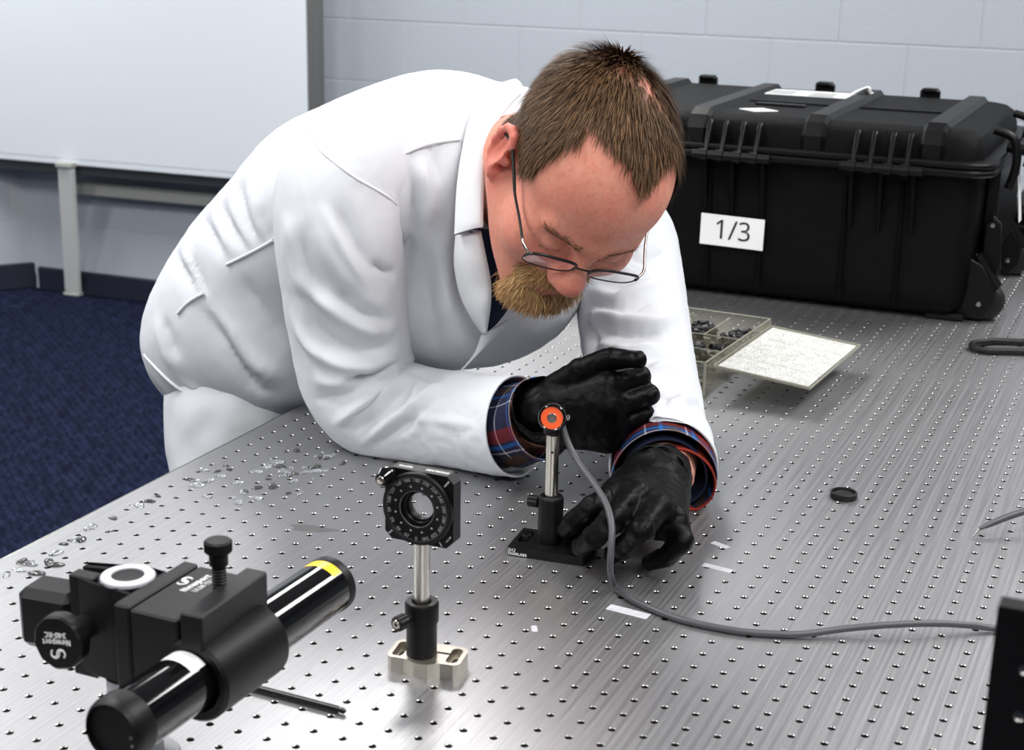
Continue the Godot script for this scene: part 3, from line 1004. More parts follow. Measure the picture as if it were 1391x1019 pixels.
func rotation_mount() -> void:
	var at := Vector3(0.0012, TY, 0.2285)
	var t := thing("rotation_mount", "black round-dial rotation mount with lens on a steel post and silver base", "optic mount", at)
	# base: rounded slab with a swelling in front, two slots and a short one
	var out := PackedVector2Array()
	for q in [[0.031, -0.006], [0.031, 0.012], [0.0295, 0.0165], [0.026, 0.019], [-0.026, 0.019], [-0.0295, 0.0175], [-0.0315, 0.013], [-0.0315, -0.009], [-0.030, -0.0125], [-0.027, -0.0145], [-0.016, -0.0145], [-0.012, -0.0165], [-0.006, -0.0195], [0.0, -0.0205], [0.006, -0.0195], [0.011, -0.0165], [0.015, -0.0145], [0.026, -0.0145], [0.0295, -0.0125], [0.031, -0.0085]]:
		out.append(Vector2(q[0], q[1]))
	var turn := Basis(Vector3.UP, 0.16)
	var n: Material = mats.nickel
	var c := put_csg("base", t, [csg_prism(out, 0.0135, 0.0, n),
		csg_prism(shifted(slot(0.0095, 0.026), Vector2(0.0225, 0.002)), 0.008, 0.006, n, 2), csg_prism(shifted(slot(0.0055, 0.019), Vector2(0.0225, 0.002)), 0.02, -0.003, n, 2),
		csg_prism(shifted(slot(0.0095, 0.026), Vector2(-0.0235, 0.002)), 0.008, 0.006, n, 2), csg_prism(shifted(slot(0.0055, 0.019), Vector2(-0.0235, 0.002)), 0.02, -0.003, n, 2),
		csg_prism(shifted(slot(0.012, 0.0036), Vector2(0.012, 0.004)), 0.02, 0.009, n, 2)])
	c.transform = Transform3D(turn, Vector3(0.0045, 0, -0.002))
	# post holder and post
	var hl := put("post_holder", M.new().lathe([Vector2(0.0115, 0.0125), Vector2(0.0126, 0.0135), Vector2(0.0126, 0.0430), Vector2(0.0138, 0.0432), Vector2(0.0139, 0.0588), Vector2(0.0128, 0.0606), Vector2(0.0088, 0.0608), Vector2(0.0078, 0.0600), Vector2(0.0078, 0.052)], 44), mats.anodised, t)
	thumb_knob(hl, Vector3(-0.0035, 0.0505, 0.0133), Vector3(-0.25, 0, 0.97), 0.0062)
	put("post", M.new().lathe([Vector2(0.00635, 0.05), Vector2(0.00635, 0.116)], 36), mats.bright_steel, t)
	# square plate with cut corners
	var y0 := 0.1435
	var hw := 0.0305
	var cc := 0.006
	var pl := PackedVector2Array([Vector2(hw - cc, -hw), Vector2(hw, -hw + cc), Vector2(hw, hw - cc), Vector2(hw - cc, hw), Vector2(-hw + cc, hw), Vector2(-hw, hw - cc), Vector2(-hw, -hw + cc), Vector2(-hw + cc, -hw)])
	var up := Basis(Vector3(1, 0, 0), Vector3(0, 0, 1), Vector3(0, -1, 0))          # y of the outline becomes the height, its thickness z
	var plate := put_csg("mount_plate", t, [csg_prism(pl, 0.013, -0.0075, mats.anodised), csg_prism(disc(0.0128, 40), 0.04, -0.02, mats.anodised, 2)])
	plate.transform = Transform3D(up, Vector3(0, y0, 0))
	var P := func(u: float, v: float, w: float) -> Vector3: return Vector3(u, y0 + v, w)
	var front := Transform3D(basis_y(Vector3(0, 0, 1)), Vector3(0, y0, 0))
	var dial := put("dial", M.new().lathe([Vector2(0.0305, 0.0058), Vector2(0.0305, 0.0085), Vector2(0.0295, 0.0098), Vector2(0.0275, 0.0102), Vector2(0.0268, 0.0100), Vector2(0.0165, 0.0100), Vector2(0.0152, 0.0092), Vector2(0.0148, 0.0060), Vector2(0.0131, 0.0058), Vector2(0.0127, 0.004), Vector2(0.0127, -0.007)], 72, front), mats.anodised, t)
	put("dial_edge", M.new().lathe([Vector2(0.0297, 0.0097), Vector2(0.0300, 0.0104), Vector2(0.0276, 0.0107), Vector2(0.0273, 0.0101)], 72, front), mats.anodised_satin, dial)
	for k in 18:
		var a := -PI / 2 - TAU * k / 18.0
		var d := Vector2(cos(a), sin(a))
		put_text("dial_number", str(20 * k), 0.0027, Transform3D(Basis(Vector3(0, 0, 1), a - PI / 2), P.call(d.x * 0.0246, d.y * 0.0246, 0.0101)), mats.print_grey, dial, 0.00012)
	var ticks := M.new()
	for k in 90:
		var a := TAU * k / 90.0
		var l := 0.0016 if k % 5 == 0 else 0.0009
		ticks.box(P.call(cos(a) * (0.0274 - l / 2), sin(a) * (0.0274 - l / 2), 0.01012), Vector3(l, 0.00016, 0.00012), Basis(Vector3(0, 0, 1), a))
	put("dial_ticks", ticks, mats.print_grey, dial).set_meta("kind", "stuff")
	for k in 12:
		var a := TAU * (k + 0.5) / 12.0
		put("spanner_hole", M.new().lathe([Vector2(0.0009, 0.0101), Vector2(0.0006, 0.01015), Vector2(0, 0.01015)], 8, Transform3D(basis_y(Vector3(0, 0, 1)), P.call(cos(a) * 0.0192, sin(a) * 0.0192, 0))), mats.print_grey, dial)
	put("retaining_ring", M.new().lathe([Vector2(0.0127, 0.0015), Vector2(0.0112, 0.0018), Vector2(0.0108, 0.0005), Vector2(0.0108, -0.001)], 48, front), mats.anodised_satin, dial)
	put("lens", M.new().lathe([Vector2(0, -0.0015), Vector2(0.004, -0.00165), Vector2(0.008, -0.0020), Vector2(0.0122, -0.0026)], 40, front), mats.glass, t)
	put("lens_name", M.new().lathe([Vector2(0.0150, 0.0093), Vector2(0.0152, 0.0094)], 40, front), mats.print_grey, dial)
	# knob in the upper left corner, screws in the others
	var kx := Transform3D(basis_y(Vector3(0, 0, 1)), P.call(-0.0255, 0.0245, 0.0))
	var kn := put("adjuster_knob", M.new().lathe([Vector2(0.0045, 0.004), Vector2(0.0045, 0.009), Vector2(0.0078, 0.0095), Vector2(0.0084, 0.0125), Vector2(0.0078, 0.0155), Vector2(0.0050, 0.0215), Vector2(0.0038, 0.0220), Vector2(0, 0.0220)], 32, kx), mats.gloss_black, t)
	put("knob_screw", M.new().lathe([Vector2(0.0034, 0.0221), Vector2(0.0031, 0.0231), Vector2(0.0016, 0.0232), Vector2(0.0013, 0.0222), Vector2(0, 0.0222)], 20, kx), mats.bright_steel, kn)
	for q in [[0.0245, 0.024, 0.9], [-0.025, -0.0245, 0.8], [0.0262, -0.0225, 0.9]]:
		put("corner_slot", M.new().box(P.call(q[0], q[1], 0.0057), Vector3(0.0062, 0.0013, 0.0008), Basis(Vector3(0, 0, 1), q[2]), 0.0002), mats.screw_steel if q[0] > 0.0 and q[1] < 0.0 else mats.print_grey, plate.get_parent())
	put("index_mark", M.new().box(P.call(0.0195, -0.0278, 0.0056), Vector3(0.0004, 0.004, 0.0004), Basis(Vector3(0, 0, 1), 0.6)), mats.print_white, t)
	# print on the upper edge, read from behind
	var lie := Basis(Vector3(-1, 0, 0), Vector3(0, 0, 1), Vector3(0, 1, 0))
	put_text("printed_maker", "THORLABS", 0.0030, Transform3D(lie, P.call(0.0135, 0.03056, -0.001)), mats.print_white, t, 0.0002, true)
	put_text("printed_model", "RSP1X", 0.0030, Transform3D(lie, P.call(-0.015, 0.03056, -0.001)), mats.print_white, t, 0.0002, true)

# ---------------------------------------------------------------- detector on its post
func detector() -> void:
	var at := Vector3(0.0007, TY, -0.0473)
	var t := thing("photodetector", "small photodetector with an orange ring on a steel post and black base plate", "detector", at)
	# base plate with two slots and a row of holes
	var b := Basis(Vector3.UP, 0.10)
	var s := M.new()
	var an: Material = mats.anodised
	var pl := put_csg("base_plate", t, [csg_prism(rounded_rect(0.0762, 0.0508, 0.0008, 2), 0.0095, 0.0, an),
		csg_prism(shifted(slot(0.0068, 0.025), Vector2(-0.0285, 0.004)), 0.02, -0.003, an, 2), csg_prism(shifted(slot(0.0110, 0.029), Vector2(-0.0285, 0.004)), 0.006, 0.0048, an, 2),
		csg_prism(shifted(slot(0.0068, 0.025), Vector2(0.0285, 0.004)), 0.02, -0.003, an, 2), csg_prism(shifted(slot(0.0110, 0.029), Vector2(0.0285, 0.004)), 0.006, 0.0048, an, 2)])
	pl.transform = Transform3D(b, Vector3(0.0036, 0, 0.0015))
	var lb := Transform3D(b, pl.position)
	put("cap_screw", M.new().lathe([Vector2(0.0046, 0.0048), Vector2(0.0046, 0.0105), Vector2(0.0042, 0.0112), Vector2(0.0024, 0.0112), Vector2(0.0022, 0.0085), Vector2(0, 0.0085)], 24, lb * Transform3D(Basis.IDENTITY, Vector3(-0.0285, 0, 0.0045 - 0.011))), mats.black_oxide, t)
	put_text("printed_model", "BA2", 0.0032, lb * Transform3D(Basis.IDENTITY, Vector3(-0.0335, 0.0062, 0.02545)), mats.print_white, t, 0.0002)
	put_text("printed_maker", "THORLABS", 0.0028, lb * Transform3D(Basis.IDENTITY, Vector3(-0.0282, 0.0025, 0.02545)), mats.print_white, t, 0.0002, true)
	var hl := put("post_holder", M.new().lathe([Vector2(0.0124, 0.0090), Vector2(0.0124, 0.0540), Vector2(0.0118, 0.0560), Vector2(0.0108, 0.0572), Vector2(0.0078, 0.0574), Vector2(0.0070, 0.0560), Vector2(0.0070, 0.05)], 44), mats.anodised, t)
	thumb_knob(hl, Vector3(-0.0070, 0.0480, -0.001), Vector3(-0.95, 0, 0.05), 0.0058)
	put("post", M.new().lathe([Vector2(0.00635, 0.05), Vector2(0.00635, 0.1215), Vector2(0.0055, 0.1225)], 36), mats.bright_steel, t)
	put("post_hole", M.new().lathe([Vector2(0.0013, 0.0002), Vector2(0, 0.0002)], 12, Transform3D(basis_y(Vector3(0.34, 0, 0.94)), Vector3(0.34, 0, 0.94) * 0.0062 + Vector3(0, 0.1035, 0))), mats.rubber, t)
	var f := Transform3D(basis_y(Vector3(0.20, 0.16, 1)), Vector3(0, 0.1375, 0.001))
	var hd := put("sensor_head", M.new().lathe([Vector2(0, -0.012), Vector2(0.0108, -0.012), Vector2(0.0122, -0.0108), Vector2(0.0132, -0.006), Vector2(0.0136, 0.0), Vector2(0.0136, 0.0058), Vector2(0.0128, 0.0070), Vector2(0.0116, 0.0074), Vector2(0.0109, 0.0068), Vector2(0.0107, 0.0055)], 56, f), mats.gloss_black, t)
	put("orange_ring", M.new().lathe([Vector2(0.0108, 0.0062), Vector2(0.0046, 0.0062), Vector2(0.0042, 0.0050)], 48, f), mats.orange, hd)
	put("sensor_window", M.new().lathe([Vector2(0.0043, 0.0052), Vector2(0, 0.0052)], 32, f), mats.sensor_grey, hd)
	put("window_edge", M.new().lathe([Vector2(0.0047, 0.0063), Vector2(0.0043, 0.0065), Vector2(0.0040, 0.0055)], 32, f), mats.screw_steel, hd)
	put("side_screw", M.new().lathe([Vector2(0.0028, 0.0), Vector2(0.0028, 0.0022), Vector2(0.0022, 0.0026), Vector2(0, 0.0026)], 16, Transform3D(basis_y(Vector3(1, 0.05, -0.1)), Vector3(0.0128, 0.1378, -0.003))), mats.bright_steel, hd)
	put("post_collar", M.new().lathe([Vector2(0.0066, 0.1195), Vector2(0.0090, 0.1215), Vector2(0.0090, 0.127)], 24), mats.anodised, hd)

# ---------------------------------------------------------------- box of screws with its lid thrown open
func screw_box() -> void:
	var c := Vector3(-0.088, TY, -0.742)
	var yaw := -0.06
	var b := Basis(Vector3.UP, yaw)
	var W := 0.165
	var D := 0.268
	var H := 0.045
	var t := thing("screw_box", "clear plastic compartment box full of black screws with its lid open", "box", c, b)
	var wall := M.new()
	var th := 0.0022
	wall.box(Vector3(0, th / 2 + 0.001, 0), Vector3(W, th, D), Basis.IDENTITY, 0.0006)
	for s: float in [-1.0, 1.0]:
		wall.box(Vector3(s * (W - th) / 2, H / 2 + 0.001, 0), Vector3(th, H, D), Basis.IDENTITY, 0.0006)
		wall.box(Vector3(0, H / 2 + 0.001, s * (D - th) / 2), Vector3(W, H, th), Basis.IDENTITY, 0.0006)
	put("tray", wall, mats.clear_plastic, t)
	var edge := M.new()
	for s: float in [-1.0, 1.0]:
		edge.box(Vector3(s * (W - th) / 2, H + 0.0015, 0), Vector3(th * 1.1, 0.0016, D), Basis.IDENTITY, 0.0004)
		edge.box(Vector3(0, H + 0.0015, s * (D - th) / 2), Vector3(W, 0.0016, th * 1.1), Basis.IDENTITY, 0.0004)
		edge.box(Vector3(0, 0.0014, s * (D - th) / 2), Vector3(W, 0.0026, th * 1.3), Basis.IDENTITY, 0.0006)
		for s2: float in [-1.0, 1.0]:
			edge.box(Vector3(s * (W - th) / 2, H / 2, s2 * (D - th) / 2), Vector3(th * 1.3, H, th * 1.3), Basis.IDENTITY, 0.0006)
	put("tray_edge", edge, mats.plastic_edge, t)
	for z: float in [0.052, -0.022]:
		put("divider", M.new().box(Vector3(0, H * 0.46, z), Vector3(W - 2 * th, H * 0.88, 0.0016), Basis.IDENTITY, 0.0004), mats.clear_plastic, t)
		put("divider_edge", M.new().box(Vector3(0, H * 0.905, z), Vector3(W - 2 * th, 0.0012, 0.0018), Basis.IDENTITY, 0.0004), mats.plastic_edge, t)
	for x: float in [-0.035, 0.022]:
		put("divider", M.new().box(Vector3(x, H * 0.46, -0.077), Vector3(0.0016, H * 0.88, 0.109), Basis.IDENTITY, 0.0004), mats.clear_plastic, t)
		put("divider_edge", M.new().box(Vector3(x, H * 0.905, -0.077), Vector3(0.0018, 0.0012, 0.109), Basis.IDENTITY, 0.0004), mats.plastic_edge, t)
	put("divider", M.new().box(Vector3(-0.02, H * 0.46, 0.015), Vector3(0.0016, H * 0.88, 0.072), Basis.IDENTITY, 0.0004), mats.clear_plastic, t)
	for k in 4:
		put("hinge_tab", M.new().tube([Vector3(W / 2 + 0.004, H - 0.003, -0.105 + 0.065 * k), Vector3(W / 2 + 0.004, H - 0.003, -0.07 + 0.065 * k)], 0.0045, 10), mats.clear_plastic, t)
	# lid: hinged on the right edge, tipped back, paper list inside
	var lid := Node3D.new()
	lid.name = "lid"
	t.add_child(lid)
	lid.transform = Transform3D(Basis(Vector3(0, 0, 1), -0.075), Vector3(W / 2 + 0.008, H - 0.004, 0.012))
	put("lid_pane", M.new().box(Vector3(0.066, 0, 0), Vector3(0.130, 0.0022, 0.235), Basis.IDENTITY, 0.0008), mats.clear_plastic, lid)
	put("list_sheet", M.new().box(Vector3(0.066, 0.0018, 0), Vector3(0.122, 0.0010, 0.226), Basis.IDENTITY, 0.0003), mats.paper_list, lid)
	var le := M.new()
	for s: float in [-1.0, 1.0]:
		le.box(Vector3(0.066, 0.002, s * 0.1172), Vector3(0.131, 0.0040, 0.0016), Basis.IDENTITY, 0.0008)
		le.box(Vector3(0.066 + s * 0.0648, 0.002, 0), Vector3(0.0016, 0.0040, 0.236), Basis.IDENTITY, 0.0008)
	put("lid_edge", le, mats.plastic_edge, lid)
	# the screws, each one a thing of its own
	var sm := M.new()
	sm.lathe([Vector2(0, 0.0022), Vector2(0.0021, 0.0022), Vector2(0.0021, 0.0065), Vector2(0.0042, 0.0065), Vector2(0.0047, 0.0060), Vector2(0.0047, 0.0), Vector2(0.0030, 0.0), Vector2(0.0030, -0.014), Vector2(0.0024, -0.0150), Vector2(0, -0.0150)].slice(0), 14)
	for i in sm.ix.size() / 3:
		var q := sm.ix[3 * i + 1]
		sm.ix[3 * i + 1] = sm.ix[3 * i + 2]
		sm.ix[3 * i + 2] = q
	for i in sm.n.size():
		sm.n[i] = -sm.n[i]
	var src: MeshInstance3D = null
	var cells := [[-0.058, -0.077, 0.036, 0.1], [-0.006, -0.077, 0.046, 0.1], [0.052, -0.077, 0.05, 0.1], [-0.051, 0.015, 0.05, 0.06], [0.03, 0.015, 0.085, 0.06], [0.0, 0.092, 0.14, 0.066]]
	for q in cells.size():
		var cell: Array = cells[q]
		var many: int = [24, 36, 44, 30, 48, 84][q]
		for k in many:
			var layer := k * 3 / many
			var p := Vector3(cell[0] + (rng.randf() - 0.5) * (cell[2] - 0.016), 0.0110 + layer * 0.0095 + 0.002 * rng.randf(), cell[1] + (rng.randf() - 0.5) * (cell[3] - 0.018))
			var d := Vector3(rng.randfn(), rng.randf_range(-0.1, 0.5), rng.randfn()).normalized()
			var o: MeshInstance3D
			if src == null:
				src = put("cap_screw", sm, mats.black_oxide)
				o = src
			else:
				o = src.duplicate()
				o.name = numbered("cap_screw")
				add_child(o)
			o.transform = Transform3D(b, c) * Transform3D(basis_y(d), p)
			tag(o, "small black socket cap screw in the %s compartment of the clear box" % ["left rear", "middle rear", "right rear", "left middle", "right middle", "wide front"][q], "screw", "screws in the box's %s compartment" % ["left rear", "middle rear", "right rear", "left middle", "right middle", "wide front"][q])

# ---------------------------------------------------------------- small things on the table
func small_things() -> void:
	# lens cap
	var cap := put("lens_cap", M.new().lathe([Vector2(0, 0.0034), Vector2(0.0085, 0.0034), Vector2(0.0092, 0.0040), Vector2(0.0108, 0.0040), Vector2(0.0118, 0.0036), Vector2(0.0125, 0.0062), Vector2(0.0138, 0.0066), Vector2(0.0146, 0.0060), Vector2(0.0148, 0.0008), Vector2(0.0142, 0.0), Vector2(0, 0.0)].slice(0), 48), mats.rubber)
	for i in cap.mesh.get_surface_count():
		pass
	cap.position = Vector3(0.2300, TY + 0.0004, -0.3235)
	tag(cap, "round black plastic lens cap lying alone on the steel table", "lens cap")
	# rubber loop
	var pts := []
	for q in [[0.62, -1.075, 0.006], [0.45, -1.052, 0.006], [0.34, -1.018, 0.006], [0.292, -0.998, 0.006], [0.272, -1.004, 0.007], [0.268, -1.022, 0.007], [0.280, -1.044, 0.006], [0.31, -1.066, 0.006], [0.42, -1.092, 0.006], [0.62, -1.12, 0.006]]:
		pts.append(Vector3(q[0], TY + q[2] - 0.0006, q[1]))
	tag(put("rubber_loop", M.new().tube(spline(pts, 8), 0.0052, 10), mats.rubber), "black rubber cord loop lying flat near the wheeled end of the case", "cord")
	# cable of the detector
	var cp := []
	for q in cable_points():
		cp.append(q)
	tag(put("sensor_cable", M.new().tube(spline(cp, 10), 0.0031, 12), mats.cable), "grey cable running from the photodetector across the steel table", "cable")
	# black upright plate, nearest to the camera
	var bp := thing("angle_plate", "black drilled upright plate at the near right corner of the table", "bracket", Vector3(0.5230, TY, 0.5150))
	var holes := [csg_prism(rounded_rect(0.15, 0.2790, 0.001, 2), 0.0127, 0.0, mats.anodised)]
	for i in 5:
		for j in 10:
			holes.append(csg_prism(shifted(disc(0.0031, 14), Vector2(-0.0590 + i * 0.0254, -0.1205 + j * 0.0254)), 0.006, 0.008, mats.anodised, 2))
	var pc := put_csg("drilled_face", bp, holes)
	pc.transform = Transform3D(Basis(Vector3(1, 0, 0), Vector3(0, 0, 1), Vector3(0, -1, 0)), Vector3(0.02, 0.1395, 0))
	put("foot", M.new().box(Vector3(0.02, 0.006, -0.04), Vector3(0.15, 0.012, 0.09), Basis.IDENTITY, 0.001), mats.anodised, bp)
	var gl := M.new()
	for i in 5:
		for j in 10:
			gl.lathe([Vector2(0.0030, 0.0), Vector2(0.0022, -0.0006), Vector2(0, -0.0006)], 14, Transform3D(basis_y(Vector3(0, 0, 1)), Vector3(0.02 - 0.0590 + i * 0.0254, 0.1395 - 0.1205 + j * 0.0254, 0.0115)))
	put("thread_inserts", gl, mats.screw_steel, bp).set_meta("kind", "stuff")
	# hex key under the laser
	var ka := Vector3(-0.118, TY + 0.0032, 0.3215)
	var kb := Vector3(-0.0185, TY + 0.0032, 0.3235)
	var kd := (kb - ka).normalized()
	var hx := thing("hex_key", "black ball-ended hex key lying on the table below the laser", "hex key", (ka + kb) / 2)
	put("shaft", M.new().tube([ka - hx.position, kb - hx.position - kd * 0.004], 0.0029, 6), mats.black_oxide, hx)
	put("ball_end", M.new().tube([kb - hx.position - kd * 0.004, kb - hx.position - kd * 0.0028, kb - hx.position - kd * 0.0008, kb - hx.position + kd * 0.001, kb - hx.position + kd * 0.0025], [0.0028, 0.0017, 0.0026, 0.0024, 0.0012], 10), mats.black_oxide, hx)
	# loose end of a probe at the right edge
	var pr := thing("probe_lead", "grey tapered end of a lead reaching in over the table's right side", "lead", Vector3(0.40, TY, -0.29))
	put("sleeve", M.new().tube([Vector3(-0.0215, 0.010, 0.019), Vector3(-0.012, 0.014, 0.010), Vector3(0.004, 0.020, -0.004), Vector3(0.05, 0.034, -0.04)], [0.0016, 0.0033, 0.0036, 0.0036], 10), mats.cable, pr)
	put("wire", M.new().tube(spline([Vector3(0.05, 0.034, -0.04), Vector3(0.1, 0.03, -0.07), Vector3(0.16, 0.0042, -0.1), Vector3(0.28, 0.0036, -0.12), Vector3(0.405, 0.0036, -0.10)], 8), 0.0034, 10), mats.cable, pr)
	put("tip", M.new().tube([Vector3(-0.0265, 0.0022, 0.0245), Vector3(-0.0215, 0.010, 0.019)], [0.0008, 0.0016], 8), mats.screw_steel, pr)
	# scraps of clear tape and a dried stain
	for q in [[0.1180, 0.0510, 0.040, 0.012, 0.1, "broad scrap of clear tape on the table just below the grey cable"], [0.1620, -0.0790, 0.030, 0.009, 0.15, "long scrap of clear tape on the table right of the gloved hand"], [0.1480, -0.1350, 0.020, 0.008, 0.4, "small scrap of clear tape on the table between gloved hand and lens cap"], [0.0560, 0.1200, 0.012, 0.005, 1.1, "tiny curled scrap of clear tape on the table left of the cable"]]:
		var tp := put("tape_scrap", M.new().extrude(rounded_rect(q[2], q[3], 0.001, 2), 0.00012, Transform3D(Basis(Vector3.UP, -q[4]), Vector3.ZERO)), mats.tape)
		tp.position = Vector3(q[0], TY + 0.0001, q[1])
		tag(tp, q[5], "tape", "scraps of tape")
	var sp := PackedVector2Array()
	for k in 26:
		var a := TAU * k / 26
		sp.append(Vector2(cos(a) * 0.030, sin(a) * 0.011) * (0.8 + 0.12 * sin(3.0 * a + 1.0) + 0.08 * sin(5.0 * a)))
	var st := put("dried_stain", M.new().extrude(sp, 0.0001, Transform3D(Basis(Vector3.UP, 0.2), Vector3.ZERO)), mats.stain)
	st.position = Vector3(-0.235, TY + 0.0001, 0.010)
	tag(st, "small brownish dried stain on the steel between laser and elbow", "stain")
	# droplets along the left edge of the table
	var kinds := []
	for k in 5:
		var nz := noise(0.9, FastNoiseLite.TYPE_SIMPLEX_SMOOTH, 2, 40 + k)
		var dm := M.new()
		dm.grid(14, 8, func(i: int, j: int) -> Vector3:
			var a := TAU * i / 14.0
			var e := (j / 7.0) * PI / 2
			var d := Vector3(cos(a) * cos(e), sin(e), sin(a) * cos(e))
			var r := 1.0 + 0.45 * nz.get_noise_3d(d.x * 1.2, d.y, d.z * 1.2)
			return Vector3(d.x * r * 1.35, d.y * 0.55, -d.z * r * 0.8), true)
		var base := []
		for i in 14:
			base.append(dm.v[13 - i])
		dm.face(base)
		kinds.append(dm.mesh(mats.droplet))
	for k in 84:
		var near := k < 50
		var p := Vector3(-0.345 + rng.randfn() * 0.035, 0, -0.135 + rng.randfn() * 0.055) if near else Vector3(-0.437 + absf(rng.randfn()) * 0.018, 0, rng.randf_range(-0.1, 0.36))
		p.x = maxf(p.x, -0.448)
		var o := put_mesh("droplet", kinds[k % 5])
		var sc := rng.randf_range(0.0026, 0.0062)
		o.transform = Transform3D(Basis(Vector3.UP, rng.randf() * TAU).scaled(Vector3(sc, sc * 0.8, sc)), Vector3(p.x, TY + 0.0001, p.z))
		tag(o, "clear liquid droplet on the steel in the cluster beside the man's elbow" if near else "clear liquid droplet on the rim of the table's left edge", "droplet", "droplets beside the elbow" if near else "droplets on the table's left edge")

func cable_points() -> Array:
	return [Vector3(0.0075, 0.9600, -0.0520), Vector3(0.0166, 0.9434, -0.0476), Vector3(0.0307, 0.9301, -0.0380), Vector3(0.0543, 0.9204, -0.0167), Vector3(0.0762, 0.9106, 0.0054), Vector3(0.0902, 0.8982, 0.0261), Vector3(0.0946, 0.8799, 0.0380), Vector3(0.0952, 0.8611, 0.0393), Vector3(0.0920, 0.8360, 0.0165), Vector3(0.1141, 0.8336, 0.0318), Vector3(0.1408, 0.8334, 0.0440), Vector3(0.1711, 0.8334, 0.0525), Vector3(0.2179, 0.8334, 0.0522), Vector3(0.2543, 0.8334, 0.0414), Vector3(0.2746, 0.8340, 0.0320), Vector3(0.3053, 0.8370, 0.0124), Vector3(0.3341, 0.8400, -0.0022), Vector3(0.3687, 0.8410, -0.0210), Vector3(0.3977, 0.8380, -0.0390), Vector3(0.4213, 0.8340, -0.0526), Vector3(0.4639, 0.8334, -0.0612), Vector3(0.56, 0.8334, -0.075), Vector3(0.68, 0.8334, -0.05), Vector3(0.80, 0.8334, -0.08)]

# ---------------------------------------------------------------- the pose, in metres
func coat_field() -> Sdf:
	var s := Sdf.new()
	s.cap(Vector3(-0.611, 0.882, -0.397), Vector3(-0.547, 0.853, -0.551), 0.110, 0.106, 0.060)   # hips
	s.cap(Vector3(-0.542, 0.972, -0.410), Vector3(-0.478, 0.943, -0.565), 0.122, 0.117, 0.070)   # waist
	s.cap(Vector3(-0.434, 1.062, -0.396), Vector3(-0.369, 1.033, -0.550), 0.132, 0.127, 0.070)   # ribs
	s.cap(Vector3(-0.325, 1.115, -0.381), Vector3(-0.261, 1.086, -0.536), 0.125, 0.120, 0.060)   # chest
	s.cap(Vector3(-0.260, 1.142, -0.384), Vector3(-0.203, 1.117, -0.520), 0.098, 0.094, 0.050)   # upper
	s.cap(Vector3(-0.507, 0.888, -0.387), Vector3(-0.477, 0.875, -0.460), 0.088, 0.084, 0.060)   # belly
	s.cap(Vector3(-0.276, 0.985, -0.360), Vector3(-0.254, 0.975, -0.415), 0.088, 0.084, 0.050)   # front1
	s.cap(Vector3(-0.216, 1.001, -0.403), Vector3(-0.201, 0.994, -0.439), 0.075, 0.072, 0.050)   # front2
	s.cap(Vector3(-0.273, 1.142, -0.355), Vector3(-0.332, 1.136, -0.254), 0.088, 0.066, 0.05)   # near shoulder
	s.cap(Vector3(-0.231, 1.099, -0.474), Vector3(-0.167, 1.050, -0.565), 0.085, 0.064, 0.05)   # far shoulder
	return s
const RIGHT_CUFF_RADII := [0.04, 0.044, 0.0445, 0.046]
const LEFT_CUFF_RADII := [0.042, 0.047, 0.051, 0.053]
const RIGHT_CUFF := [Vector3(-0.174, 0.877, -0.234), Vector3(-0.113, 0.892, -0.219), Vector3(-0.085, 0.904, -0.210), Vector3(-0.075, 0.910, -0.205)]
const LEFT_CUFF := [Vector3(0.006, 0.891, -0.333), Vector3(0.035, 0.878, -0.274), Vector3(0.051, 0.874, -0.237), Vector3(0.066, 0.870, -0.199)]
const RIGHT_SLEEVE := [Vector3(-0.305, 1.152, -0.305), Vector3(-0.324, 1.153, -0.257), Vector3(-0.335, 1.130, -0.228), Vector3(-0.334, 1.084, -0.219), Vector3(-0.333, 1.023, -0.228), Vector3(-0.331, 0.966, -0.237), Vector3(-0.323, 0.912, -0.242), Vector3(-0.299, 0.879, -0.247), Vector3(-0.255, 0.873, -0.247), Vector3(-0.206, 0.876, -0.244), Vector3(-0.162, 0.881, -0.233), Vector3(-0.136, 0.885, -0.225), Vector3(-0.111, 0.890, -0.219)]
const RIGHT_RADII := [0.06, 0.068, 0.07, 0.071, 0.07, 0.069, 0.068, 0.064, 0.059, 0.056, 0.054, 0.055, 0.0565]
const LEFT_SLEEVE := [Vector3(-0.188, 1.071, -0.540), Vector3(-0.156, 1.056, -0.567), Vector3(-0.125, 1.035, -0.567), Vector3(-0.101, 0.997, -0.532), Vector3(-0.073, 0.959, -0.480), Vector3(-0.043, 0.931, -0.422), Vector3(-0.014, 0.903, -0.374), Vector3(0.018, 0.885, -0.314), Vector3(0.038, 0.877, -0.269), Vector3(0.051, 0.873, -0.239), Vector3(0.057, 0.870, -0.222)]
const LEFT_RADII := [0.055, 0.064, 0.068, 0.069, 0.068, 0.065, 0.059, 0.054, 0.054, 0.056, 0.058]
const LEFT_WRIST := Vector3(0.077, 0.888, -0.142)
const LEFT_FINGERS := {"index": [Vector3(0.064, 0.898, -0.059), Vector3(0.054, 0.893, -0.021), Vector3(0.035, 0.875, -0.024), Vector3(0.025, 0.862, -0.030)], "middle": [Vector3(0.086, 0.903, -0.047), Vector3(0.083, 0.896, 0.004), Vector3(0.063, 0.872, -0.002), Vector3(0.045, 0.853, -0.015)], "ring": [Vector3(0.111, 0.896, -0.041), Vector3(0.112, 0.890, 0.006), Vector3(0.092, 0.866, -0.005), Vector3(0.074, 0.848, -0.025)], "pinky": [Vector3(0.125, 0.880, -0.052), Vector3(0.138, 0.868, -0.038), Vector3(0.124, 0.851, -0.037), Vector3(0.108, 0.842, -0.037)], "thumb": [Vector3(0.048, 0.876, -0.134), Vector3(0.049, 0.866, -0.078), Vector3(0.036, 0.855, -0.055), Vector3(0.025, 0.851, -0.043)]}
const RIGHT_WRIST := Vector3(-0.068, 0.921, -0.189)
